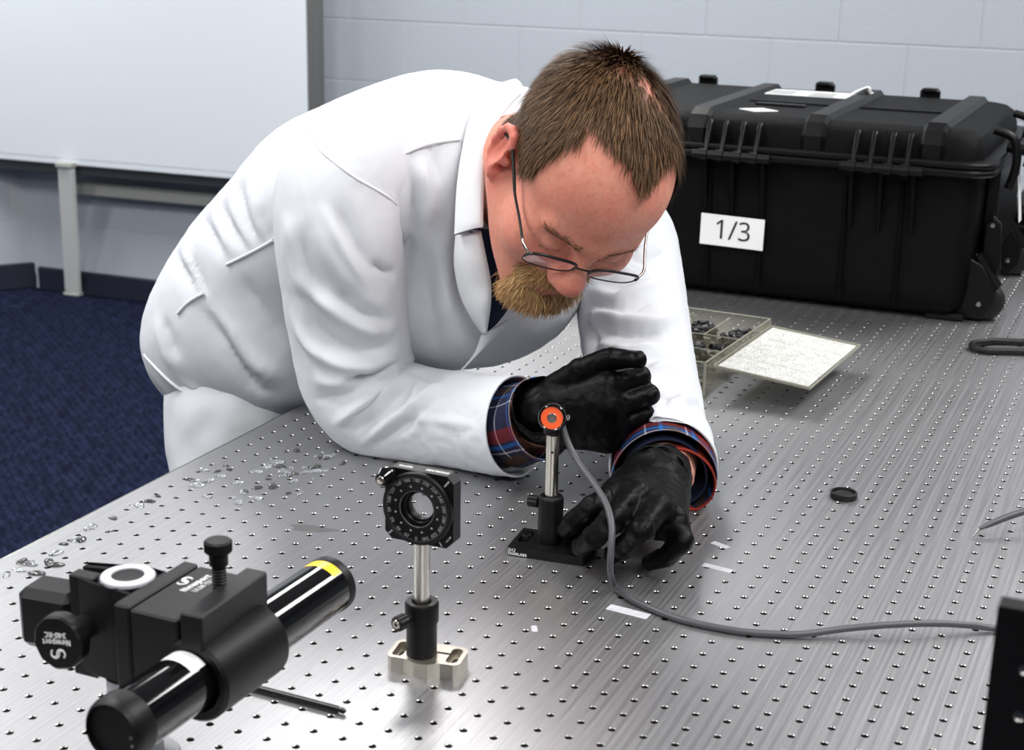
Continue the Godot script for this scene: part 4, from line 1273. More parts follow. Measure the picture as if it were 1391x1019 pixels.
const RIGHT_FINGERS := {"index": [Vector3(0.004, 0.963, -0.184), Vector3(0.029, 0.967, -0.216), Vector3(0.010, 0.965, -0.234), Vector3(-0.010, 0.960, -0.228)], "middle": [Vector3(0.012, 0.941, -0.182), Vector3(0.040, 0.949, -0.214), Vector3(0.020, 0.949, -0.233), Vector3(0.001, 0.946, -0.225)], "ring": [Vector3(0.012, 0.918, -0.185), Vector3(0.036, 0.926, -0.216), Vector3(0.017, 0.927, -0.234), Vector3(-0.001, 0.924, -0.225)], "pinky": [Vector3(0.006, 0.899, -0.194), Vector3(0.027, 0.906, -0.218), Vector3(0.013, 0.907, -0.232), Vector3(-0.003, 0.905, -0.224)], "thumb": [Vector3(-0.053, 0.949, -0.185), Vector3(-0.026, 0.974, -0.184), Vector3(0.004, 0.990, -0.190), Vector3(0.032, 0.990, -0.199)]}
const HEAD_AT := Vector3(-0.058, 1.169, -0.248)
const HEAD_L := Vector3(0.6728, -0.2614, -0.6921)
const HEAD_U := Vector3(0.6652, 0.6231, 0.4113)
const HEAD_F := Vector3(0.3237, -0.7371, 0.5932)

const COAT_FOLDS := [
	[[Vector3(-0.524, 1.109, -0.308), Vector3(-0.509, 1.091, -0.288), Vector3(-0.495, 1.071, -0.277), Vector3(-0.473, 1.050, -0.269)], 0.010, -0.0070],
	[[Vector3(-0.556, 1.078, -0.315), Vector3(-0.529, 1.060, -0.289), Vector3(-0.495, 1.038, -0.274)], 0.010, -0.0070],
	[[Vector3(-0.542, 1.095, -0.314), Vector3(-0.514, 1.071, -0.285), Vector3(-0.484, 1.045, -0.271)], 0.009, 0.0040],
	[[Vector3(-0.604, 1.057, -0.342), Vector3(-0.565, 1.045, -0.303), Vector3(-0.532, 1.022, -0.284)], 0.010, -0.0070],
	[[Vector3(-0.576, 1.069, -0.325), Vector3(-0.545, 1.053, -0.295), Vector3(-0.513, 1.030, -0.279)], 0.009, 0.0040],
	[[Vector3(-0.643, 1.007, -0.335), Vector3(-0.603, 0.991, -0.299), Vector3(-0.576, 0.971, -0.286)], 0.010, -0.0070],
	[[Vector3(-0.594, 1.011, -0.303), Vector3(-0.572, 0.988, -0.289), Vector3(-0.560, 0.973, -0.284)], 0.009, -0.0050],
	[[Vector3(-0.618, 1.013, -0.318), Vector3(-0.588, 0.996, -0.296), Vector3(-0.568, 0.972, -0.285)], 0.009, 0.0040],
	[[Vector3(-0.467, 1.083, -0.269), Vector3(-0.459, 1.070, -0.266), Vector3(-0.451, 1.060, -0.265)], 0.008, -0.0040],
	[[Vector3(-0.498, 1.113, -0.292), Vector3(-0.478, 1.083, -0.273), Vector3(-0.464, 1.060, -0.267)], 0.012, 0.0040],
	[[Vector3(-0.569, 0.955, -0.283), Vector3(-0.538, 0.923, -0.280), Vector3(-0.514, 0.882, -0.286), Vector3(-0.499, 0.852, -0.299), Vector3(-0.475, 0.851, -0.309)], 0.016, -0.0110],
	[[Vector3(-0.546, 0.953, -0.282), Vector3(-0.521, 0.918, -0.282), Vector3(-0.494, 0.888, -0.290), Vector3(-0.462, 0.874, -0.306)], 0.014, 0.0080],
	[[Vector3(-0.628, 0.927, -0.289), Vector3(-0.618, 0.908, -0.285), Vector3(-0.612, 0.888, -0.284)], 0.009, -0.0050],
	[[Vector3(-0.645, 0.922, -0.295), Vector3(-0.632, 0.896, -0.287), Vector3(-0.621, 0.877, -0.286)], 0.008, 0.0030],
	[[Vector3(-0.602, 0.849, -0.291), Vector3(-0.566, 0.828, -0.303), Vector3(-0.536, 0.817, -0.316)], 0.008, 0.0030],
	[[Vector3(-0.501, 0.999, -0.278), Vector3(-0.476, 0.954, -0.288), Vector3(-0.460, 0.916, -0.299)], 0.014, -0.0050],
	[[Vector3(-0.255, 1.154, -0.241), Vector3(-0.251, 1.118, -0.244), Vector3(-0.270, 1.061, -0.264), Vector3(-0.285, 1.027, -0.273)], 0.008, -0.0090],
	[[Vector3(-0.246, 1.163, -0.251), Vector3(-0.239, 1.133, -0.251), Vector3(-0.241, 1.099, -0.259)], 0.010, 0.0050],
	[[Vector3(-0.241, 1.181, -0.263), Vector3(-0.236, 1.166, -0.260), Vector3(-0.232, 1.152, -0.259)], 0.006, -0.0050],
	[[Vector3(-0.277, 1.071, -0.253), Vector3(-0.279, 1.052, -0.267), Vector3(-0.283, 1.007, -0.272)], 0.010, -0.0080],
	[[Vector3(-0.236, 1.071, -0.279), Vector3(-0.235, 1.026, -0.288), Vector3(-0.228, 0.984, -0.286)], 0.013, 0.0060],
	[[Vector3(-0.254, 1.026, -0.280), Vector3(-0.243, 0.984, -0.278), Vector3(-0.244, 0.937, -0.293)], 0.014, -0.0060],
	[[Vector3(-0.288, 1.191, -0.240), Vector3(-0.275, 1.183, -0.241), Vector3(-0.264, 1.176, -0.243)], 0.007, -0.0030],
	[[Vector3(-0.278, 1.209, -0.268), Vector3(-0.254, 1.201, -0.271), Vector3(-0.240, 1.188, -0.269)], 0.008, -0.0035],
	[[Vector3(-0.236, 1.197, -0.279), Vector3(-0.226, 1.204, -0.292), Vector3(-0.224, 1.217, -0.307)], 0.008, -0.0040],
	[[Vector3(-0.332, 1.201, -0.237), Vector3(-0.306, 1.198, -0.239), Vector3(-0.283, 1.195, -0.247)], 0.010, 0.0030],
]
const RIGHT_FOLDS := [
	[[Vector3(-0.342, 1.043, -0.153), Vector3(-0.317, 1.021, -0.157), Vector3(-0.291, 0.996, -0.173), Vector3(-0.269, 0.981, -0.201), Vector3(-0.261, 0.984, -0.223)], 0.010, 0.0080],
	[[Vector3(-0.305, 1.038, -0.160), Vector3(-0.281, 1.005, -0.180), Vector3(-0.266, 0.989, -0.207)], 0.010, -0.0070],
	[[Vector3(-0.320, 1.109, -0.151), Vector3(-0.303, 1.071, -0.153), Vector3(-0.281, 1.028, -0.176), Vector3(-0.264, 1.001, -0.211)], 0.012, 0.0050],
	[[Vector3(-0.360, 0.991, -0.166), Vector3(-0.342, 0.968, -0.165), Vector3(-0.312, 0.949, -0.169), Vector3(-0.280, 0.942, -0.188), Vector3(-0.259, 0.946, -0.223)], 0.010, 0.0080],
	[[Vector3(-0.336, 1.000, -0.158), Vector3(-0.314, 0.971, -0.166), Vector3(-0.279, 0.960, -0.187), Vector3(-0.260, 0.963, -0.221)], 0.011, -0.0070],
	[[Vector3(-0.294, 0.927, -0.178), Vector3(-0.277, 0.933, -0.190), Vector3(-0.262, 0.937, -0.213)], 0.008, -0.0110],
	[[Vector3(-0.344, 0.897, -0.176), Vector3(-0.302, 0.908, -0.175), Vector3(-0.277, 0.926, -0.190)], 0.009, -0.0060],
	[[Vector3(-0.330, 0.922, -0.171), Vector3(-0.301, 0.924, -0.175), Vector3(-0.280, 0.931, -0.188)], 0.009, 0.0050],
	[[Vector3(-0.317, 0.871, -0.181), Vector3(-0.290, 0.898, -0.180), Vector3(-0.266, 0.915, -0.196), Vector3(-0.256, 0.935, -0.224)], 0.008, 0.0080],
	[[Vector3(-0.299, 0.858, -0.183), Vector3(-0.264, 0.892, -0.187), Vector3(-0.245, 0.916, -0.203), Vector3(-0.241, 0.928, -0.220)], 0.008, -0.0080],
	[[Vector3(-0.292, 0.849, -0.187), Vector3(-0.253, 0.885, -0.186), Vector3(-0.220, 0.911, -0.198), Vector3(-0.210, 0.929, -0.217)], 0.008, 0.0090],
	[[Vector3(-0.276, 0.849, -0.189), Vector3(-0.237, 0.879, -0.187), Vector3(-0.204, 0.908, -0.193)], 0.009, -0.0050],
	[[Vector3(-0.261, 0.860, -0.186), Vector3(-0.225, 0.879, -0.186), Vector3(-0.207, 0.915, -0.198)], 0.008, 0.0040],
	[[Vector3(-0.237, 0.891, -0.188), Vector3(-0.185, 0.895, -0.182), Vector3(-0.143, 0.901, -0.169)], 0.006, 0.0025],
	[[Vector3(-0.258, 0.940, -0.227), Vector3(-0.239, 0.933, -0.234), Vector3(-0.212, 0.930, -0.221)], 0.007, -0.0060],
	[[Vector3(-0.237, 0.923, -0.213), Vector3(-0.231, 0.904, -0.194), Vector3(-0.242, 0.887, -0.187)], 0.006, 0.0030],
	[[Vector3(-0.310, 1.117, -0.156), Vector3(-0.295, 1.089, -0.157), Vector3(-0.282, 1.055, -0.172), Vector3(-0.275, 1.036, -0.184)], 0.008, 0.0060],
	[[Vector3(-0.300, 1.118, -0.160), Vector3(-0.285, 1.089, -0.164), Vector3(-0.273, 1.058, -0.182)], 0.010, -0.0050],
	[[Vector3(-0.269, 1.058, -0.189), Vector3(-0.265, 1.050, -0.203), Vector3(-0.262, 1.044, -0.217)], 0.005, -0.0080],
	[[Vector3(-0.341, 1.092, -0.146), Vector3(-0.330, 1.052, -0.150), Vector3(-0.313, 1.020, -0.158)], 0.010, -0.0050],
	[[Vector3(-0.356, 1.106, -0.151), Vector3(-0.343, 1.067, -0.148), Vector3(-0.341, 1.025, -0.155)], 0.012, 0.0040],
]
const LEFT_FOLDS := [
	[[Vector3(-0.109, 0.973, -0.416), Vector3(-0.054, 0.983, -0.380), Vector3(-0.014, 0.982, -0.387), Vector3(-0.002, 0.986, -0.426)], 0.009, 0.0070],
	[[Vector3(-0.087, 0.964, -0.382), Vector3(-0.032, 0.971, -0.365), Vector3(0.003, 0.971, -0.386)], 0.010, -0.0080],
	[[Vector3(-0.117, 1.000, -0.440), Vector3(-0.069, 0.998, -0.410), Vector3(-0.030, 1.013, -0.462)], 0.010, 0.0060],
	[[Vector3(-0.110, 0.987, -0.425), Vector3(-0.056, 0.991, -0.392), Vector3(-0.021, 0.999, -0.433)], 0.009, -0.0050],
	[[Vector3(-0.083, 0.953, -0.371), Vector3(-0.032, 0.957, -0.347), Vector3(-0.004, 0.966, -0.364)], 0.008, 0.0060],
	[[Vector3(-0.114, 0.964, -0.418), Vector3(-0.073, 0.948, -0.362)], 0.009, -0.0060],
	[[Vector3(0.006, 0.944, -0.314), Vector3(0.026, 0.945, -0.340), Vector3(0.050, 0.932, -0.318)], 0.009, 0.0060],
	[[Vector3(-0.012, 0.952, -0.334), Vector3(0.010, 0.955, -0.348), Vector3(0.032, 0.943, -0.347)], 0.009, -0.0060],
	[[Vector3(0.052, 0.933, -0.246), Vector3(0.063, 0.923, -0.307)], 0.008, 0.0050],
	[[Vector3(0.014, 0.933, -0.278), Vector3(0.055, 0.925, -0.201)], 0.009, -0.0050],
	[[Vector3(-0.045, 1.039, -0.512), Vector3(-0.056, 1.033, -0.477), Vector3(-0.072, 1.035, -0.470)], 0.012, -0.0060],
	[[Vector3(0.046, 0.929, -0.220), Vector3(0.073, 0.928, -0.225), Vector3(0.078, 0.919, -0.274)], 0.008, -0.0040],
]
const COAT_SEAMS := [
	[Vector3(-0.675, 0.874, -0.307), Vector3(-0.645, 0.861, -0.294), Vector3(-0.617, 0.842, -0.294), Vector3(-0.581, 0.822, -0.306), Vector3(-0.541, 0.812, -0.320), Vector3(-0.499, 0.813, -0.331)],
	[Vector3(-0.526, 1.014, -0.281), Vector3(-0.498, 1.028, -0.275), Vector3(-0.471, 1.042, -0.269), Vector3(-0.448, 1.055, -0.264)],
	[Vector3(-0.605, 0.942, -0.286), Vector3(-0.592, 0.955, -0.286), Vector3(-0.578, 0.965, -0.285), Vector3(-0.564, 0.973, -0.285)],
	[Vector3(-0.289, 1.144, -0.204), Vector3(-0.277, 1.164, -0.225), Vector3(-0.260, 1.176, -0.246), Vector3(-0.242, 1.184, -0.265), Vector3(-0.217, 1.188, -0.286)],
]
const COLLAR_OUT := [Vector3(-0.221, 1.241, -0.445), Vector3(-0.215, 1.238, -0.372), Vector3(-0.213, 1.217, -0.310), Vector3(-0.211, 1.180, -0.281), Vector3(-0.209, 1.138, -0.263), Vector3(-0.200, 1.091, -0.240)]
const COLLAR_IN := [Vector3(-0.197, 1.231, -0.418), Vector3(-0.187, 1.219, -0.348), Vector3(-0.185, 1.199, -0.310), Vector3(-0.180, 1.171, -0.280), Vector3(-0.171, 1.139, -0.253), Vector3(-0.164, 1.103, -0.237)]
const LAPEL_OUT := [Vector3(-0.205, 1.087, -0.253), Vector3(-0.207, 1.055, -0.254), Vector3(-0.203, 1.019, -0.261), Vector3(-0.193, 0.993, -0.268), Vector3(-0.185, 0.971, -0.282)]
const LAPEL_IN := [Vector3(-0.174, 1.095, -0.253), Vector3(-0.166, 1.065, -0.252), Vector3(-0.163, 1.040, -0.257), Vector3(-0.163, 1.014, -0.259), Vector3(-0.177, 0.973, -0.280)]
const SHIRT_OUT := [Vector3(-0.183, 1.095, -0.266), Vector3(-0.175, 1.067, -0.266), Vector3(-0.171, 1.033, -0.268), Vector3(-0.173, 1.002, -0.274), Vector3(-0.187, 0.967, -0.291)]
const SHIRT_IN := [Vector3(-0.162, 1.096, -0.264), Vector3(-0.152, 1.068, -0.270), Vector3(-0.147, 1.039, -0.275), Vector3(-0.151, 1.009, -0.286), Vector3(-0.174, 0.979, -0.300)]
const FRONT_OUT := [Vector3(-0.185, 0.969, -0.281), Vector3(-0.193, 0.948, -0.282), Vector3(-0.204, 0.931, -0.277), Vector3(-0.216, 0.918, -0.274)]
const FRONT_IN := [Vector3(-0.148, 0.997, -0.318), Vector3(-0.165, 0.978, -0.310), Vector3(-0.186, 0.952, -0.298), Vector3(-0.211, 0.921, -0.282)]

# ---------------------------------------------------------------- distance fields and their meshes
class Sdf:
	var kind := PackedInt32Array()
	var a := PackedVector3Array()
	var ba := PackedVector3Array()
	var bb := PackedFloat32Array()
	var ra := PackedFloat32Array()
	var dr := PackedFloat32Array()
	var k := PackedFloat32Array()
	var op := PackedInt32Array()
	var inv: Array[Basis] = []
	var rad := PackedVector3Array()
	var frame := Transform3D.IDENTITY
	var size := 1.0

	func push(kd: int, p: Vector3, q: Vector3, r0: float, r1: float, kk: float, o: int, b: Basis, r: Vector3) -> void:
		kind.append(kd)
		a.append(p)
		ba.append(q - p)
		bb.append(maxf((q - p).length_squared(), 1e-12))
		ra.append(r0)
		dr.append(r1 - r0)
		k.append(kk)
		op.append(o)
		inv.append(b)
		rad.append(r)

	func cap(p: Vector3, q: Vector3, r0: float, r1: float, kk := 0.02, o := 1) -> void:
		push(0, frame * p, frame * q, r0 * size, r1 * size, kk * size, o, Basis.IDENTITY, Vector3.ONE)

	func ell(c: Vector3, r: Vector3, kk := 0.02, o := 1, turn := Basis.IDENTITY) -> void:
		push(1, frame * c, frame * c, 0, 0, kk * size, o, (frame.basis.orthonormalized() * turn).inverse(), r * size)

	func one(i: int, p: Vector3) -> float:
		var w := p - a[i]
		if kind[i] == 0:
			var t := clampf(w.dot(ba[i]) / bb[i], 0.0, 1.0)
			return (w - ba[i] * t).length() - ra[i] - dr[i] * t
		w = inv[i] * w
		var u := w / rad[i]
		var k0 := u.length()
		if k0 < 1e-4:
			return -minf(rad[i].x, minf(rad[i].y, rad[i].z))
		return k0 * (k0 - 1.0) / (u / rad[i]).length()

	func at(p: Vector3, list: PackedInt32Array) -> float:
		var d := 1.0
		for i in list:
			var e := one(i, p)
			var kk := k[i]
			if op[i] > 0:
				var h := maxf(kk - absf(d - e), 0.0)
				d = minf(d, e) - h * h / kk * 0.25
			else:
				var h := maxf(kk - absf(d + e), 0.0)
				d = maxf(d, -e) + h * h / kk * 0.25
		return d

	func all() -> PackedInt32Array:
		return PackedInt32Array(range(kind.size()))

	# surface nets: one vertex in each cell that the surface crosses
	func mesh_into(m: M, lo: Vector3, hi: Vector3, h: float) -> void:
		const B := 6
		var nx := int(ceil((hi.x - lo.x) / h / B)) * B
		var ny := int(ceil((hi.y - lo.y) / h / B)) * B
		var nz := int(ceil((hi.z - lo.z) / h / B)) * B
		var sx := nx + 1
		var sxy := sx * (ny + 1)
		var val := PackedFloat32Array()
		val.resize(sxy * (nz + 1))
		val.fill(1e9)
		var vid := PackedInt32Array()
		vid.resize(sxy * (nz + 1))
		vid.fill(-1)
		var hd := B * h * 0.87
		var cells := PackedInt32Array()
		var v0 := m.v.size()
		var t0 := m.ix.size()
		var whole := all()
		for bz in range(0, nz, B):
			for by in range(0, ny, B):
				for bx in range(0, nx, B):
					var c := lo + Vector3(bx + B * 0.5, by + B * 0.5, bz + B * 0.5) * h
					var list := PackedInt32Array()
					for i in whole:
						if one(i, c) < 2.6 * hd + k[i]:
							list.append(i)
					if list.is_empty() or absf(at(c, list)) > hd * 1.7:
						continue
					for z in range(bz, bz + B + 1):
						for y in range(by, by + B + 1):
							var g := z * sxy + y * sx + bx
							for x in range(bx, bx + B + 1):
								if val[g] > 1e8:
									val[g] = at(lo + Vector3(x, y, z) * h, list)
								g += 1
					for z in range(bz, bz + B):
						for y in range(by, by + B):
							for x in range(bx, bx + B):
								var g := z * sxy + y * sx + x
								var neg := 0
								for o in [0, 1, sx, sx + 1, sxy, sxy + 1, sxy + sx, sxy + sx + 1]:
									if val[g + o] < 0.0:
										neg += 1
								if neg > 0 and neg < 8:
									cells.append(g)
		var E := [[0, 1, Vector3(0, 0, 0), Vector3(1, 0, 0)], [sx, sx + 1, Vector3(0, 1, 0), Vector3(1, 0, 0)], [sxy, sxy + 1, Vector3(0, 0, 1), Vector3(1, 0, 0)], [sxy + sx, sxy + sx + 1, Vector3(0, 1, 1), Vector3(1, 0, 0)],
			[0, sx, Vector3(0, 0, 0), Vector3(0, 1, 0)], [1, sx + 1, Vector3(1, 0, 0), Vector3(0, 1, 0)], [sxy, sxy + sx, Vector3(0, 0, 1), Vector3(0, 1, 0)], [sxy + 1, sxy + sx + 1, Vector3(1, 0, 1), Vector3(0, 1, 0)],
			[0, sxy, Vector3(0, 0, 0), Vector3(0, 0, 1)], [1, sxy + 1, Vector3(1, 0, 0), Vector3(0, 0, 1)], [sx, sxy + sx, Vector3(0, 1, 0), Vector3(0, 0, 1)], [sx + 1, sxy + sx + 1, Vector3(1, 1, 0), Vector3(0, 0, 1)]]
		for g in cells:
			var z := g / sxy
			var y := (g - z * sxy) / sx
			var x := g - z * sxy - y * sx
			var s := Vector3.ZERO
			var cnt := 0
			for e in E:
				var p := val[g + e[0]]
				var q := val[g + e[1]]
				if (p < 0.0) != (q < 0.0):
					s += e[2] + e[3] * (p / (p - q))
					cnt += 1
			vid[g] = m.vert(lo + (Vector3(x, y, z) + s / cnt) * h, Vector3.ZERO)
		for g in cells:
			var inside := val[g] < 0.0
			for q in [[1, sx, sxy], [sx, sxy, 1], [sxy, 1, sx]]:
				if (val[g + q[0]] < 0.0) == inside:
					continue
				if g < q[1] + q[2]:
					continue
				var i0 := vid[g]
				var i1 := vid[g - q[1]]
				var i2 := vid[g - q[1] - q[2]]
				var i3 := vid[g - q[2]]
				if i1 < 0 or i2 < 0 or i3 < 0:
					continue
				if inside:
					m.quad(i0, i1, i2, i3)
				else:
					m.quad(i0, i3, i2, i1)
		m.smooth(t0, v0)

# ---------------------------------------------------------------- the person
func cloth_mats() -> void:
	var m := mat("coat", rgb(204, 207, 213), 0.8, 0.0, 0.3)
	triplanar(m, Vector3.ONE * 14.0)
	bump(m, noise_tex(0.2, Color.BLACK, Color.WHITE, 512, 3, 51), 0.012)
	m.rim_enabled = true
	m.rim = 0.2
	mat("coat_seam", rgb(216, 218, 222), 0.8, 0.0, 0.3)
	m = mat("trouser_cloth", rgb(214, 217, 222), 0.8, 0.0, 0.3)
	m = mat("plaid", Color.WHITE, 0.85, 0.0, 0.3)
	m.albedo_texture = plaid_tex()
	m.uv1_scale = Vector3(3.0, 1.0, 1.0)
	m.uv1_offset = Vector3(0.2, 0.42, 0.0)
	mat("navy_cloth", rgb(24, 30, 52), 0.85, 0.0, 0.3)
	mat("red_cloth", rgb(128, 42, 34), 0.85, 0.0, 0.3)
	m = mat("skin", Color.WHITE, 0.5, 0.0, 0.45)
	m.vertex_color_use_as_albedo = true
	m.subsurf_scatter_enabled = true
	m.subsurf_scatter_strength = 0.12
	triplanar(m, Vector3.ONE * 22.0)
	bump(m, noise_tex(0.12, Color.BLACK, Color.WHITE, 512, 4, 53), 0.012)
	m = mat("nitrile", rgb(4, 4, 5), 0.46, 0.0, 0.22)
	triplanar(m, Vector3.ONE * 16.0)
	bump(m, noise_tex(0.012, Color.BLACK, Color.WHITE, 512, 4, 54), 0.014)
	m = mat("hair", Color.WHITE, 0.55, 0.0, 0.28)
	m.vertex_color_use_as_albedo = true
	mat("metal_rim", rgb(46, 44, 44), 0.3, 0.7)
	mat("rim_shine", rgb(170, 165, 160), 0.25, 1.0)
	m = mat("spectacle_glass", Color(0.93, 0.86, 0.93, 0.10), 0.03)
	m.transparency = BaseMaterial3D.TRANSPARENCY_ALPHA
	mat("shoe_leather", rgb(28, 24, 22), 0.4)

func plaid_tex() -> ImageTexture:
	var im := Image.create(256, 256, false, Image.FORMAT_RGB8)
	var navy := Color(0.11, 0.12, 0.21)
	var bands := [[36, 40, Color(0.48, 0.09, 0.08), 0.8], [84, 12, Color(0.10, 0.36, 0.66), 0.85], [108, 6, Color(0.74, 0.72, 0.72), 0.85], [128, 30, Color(0.24, 0.15, 0.10), 0.8], [172, 10, Color(0.10, 0.36, 0.66), 0.85], [214, 5, Color(0.74, 0.72, 0.72), 0.8]]
	for y in 256:
		for x in 256:
			var c := navy
			var warp := ((x + y) / 2) % 2 == 0
			for b in bands:
				if (x if warp else y) >= b[0] and (x if warp else y) < b[0] + b[1]:
					c = c.lerp(b[2], b[3])
			for b in bands:
				if (y if warp else x) >= b[0] and (y if warp else x) < b[0] + b[1]:
					c = c.lerp(b[2], 0.35)
			im.set_pixel(x, y, c)
	return ImageTexture.create_from_image(im)

func at_spline(list: Array, t: float) -> Variant:           # t from 0 to 1 along a list of points or numbers
	var f := clampf(t, 0.0, 1.0) * (list.size() - 1)
	var i := mini(int(f), list.size() - 2)
	var u := f - i
	var a = list[maxi(i - 1, 0)]
	var b = list[i]
	var c = list[i + 1]
	var d = list[mini(i + 2, list.size() - 1)]
	return 0.5 * ((2.0 * b) + (c - a) * u + (2.0 * a - 5.0 * b + 4.0 * c - d) * u * u + (3.0 * b - a - 3.0 * c + d) * u * u * u)

# a sleeve or cuff: rings along a spine. shape(u, t, r) may change the radius; lip turns the open end inward
func sweep(spine: Array, radii: Array, nu: int, nv: int, shape: Callable, lip := 0.0, floor_y := -9.0, up := Vector3.UP) -> M:
	var m := M.new()
	var pts := []
	for j in nv:
		pts.append(at_spline(spine, j / float(nv - 1)))
	var rows := []
	var x := Vector3.ZERO
	for j in nv:
		var d: Vector3 = (pts[mini(j + 1, nv - 1)] - pts[maxi(j - 1, 0)]).normalized()
		if j == 0:
			x = (up - d * up.dot(d)).normalized()
		else:
			x = (x - d * x.dot(d)).normalized()
		var y := d.cross(x)
		var row := PackedVector3Array()
		var t := j / float(nv - 1)
		var r0: float = at_spline(radii, t)
		for i in nu + 1:
			var u := TAU * i / nu
			var r: float = shape.call(u, t, r0)
			var p: Vector3 = pts[j] + (x * cos(u) + y * sin(u)) * r
			p.y = maxf(p.y, floor_y)
			row.append(p)
		rows.append(row)
	if lip > 0.0:
		var e: PackedVector3Array = rows[-1]
		var c: Vector3 = pts[-1]
		var d2: Vector3 = (pts[-1] - pts[-3]).normalized()
		for q in [[0.35, 0.0012], [1.0, 0.0], [1.1, -0.012], [1.2, -0.05]]:
			var row := PackedVector3Array()
			for p in e:
				var o := (p - c)
				row.append(p - o.normalized() * lip * q[0] + d2 * q[1])
			rows.append(row)
	var nn := rows.size()
	m.grid(nu + 1, nn, func(i: int, j: int) -> Vector3: return rows[j][i])
	for j in nn:                                             # the seam shares its normals
		var p := j * (nu + 1)
		var s := (m.n[p] + m.n[p + nu]).normalized()
		m.n[p] = s
		m.n[p + nu] = s
	for j in nn:
		for i in nu + 1:
			m.uv.append(Vector2(i / float(nu), j / float(nv - 1)))
	return m

func folds(list: Array, u: float, t: float) -> float:       # each fold: [middle t, angle, half width in t, spread of angle, height, slant]
	var s := 0.0
	for f in list:
		var du := wrapf(u - f[1], -PI, PI)
		if absf(du) > f[3] * 1.6:
			continue
		var dt: float = (t - f[0] - f[5] * du) / f[2]
		if absf(dt) > 3.0:
			continue
		s += f[4] * exp(-dt * dt) * exp(-pow(du / f[3], 2.0))
	return s

func person() -> void:
	cloth_mats()
	var t := thing("person", "bearded man with glasses in a white lab coat, bending over the table in black gloves", "person", Vector3(-0.62, 0, -0.45))
	var o := -t.position
	var head := Transform3D(Basis(HEAD_L, HEAD_U, HEAD_F).orthonormalized(), HEAD_AT)
	var hs := 1.03
	var H := Transform3D(head.basis.scaled(Vector3.ONE * hs), head.origin)
	body(t, o, H, hs)
	coat(t, o)
	for s in 2:
		glove(t, o, s)

func shift(m: M, o: Vector3) -> M:
	for i in m.v.size():
		m.v[i] += o
	return m

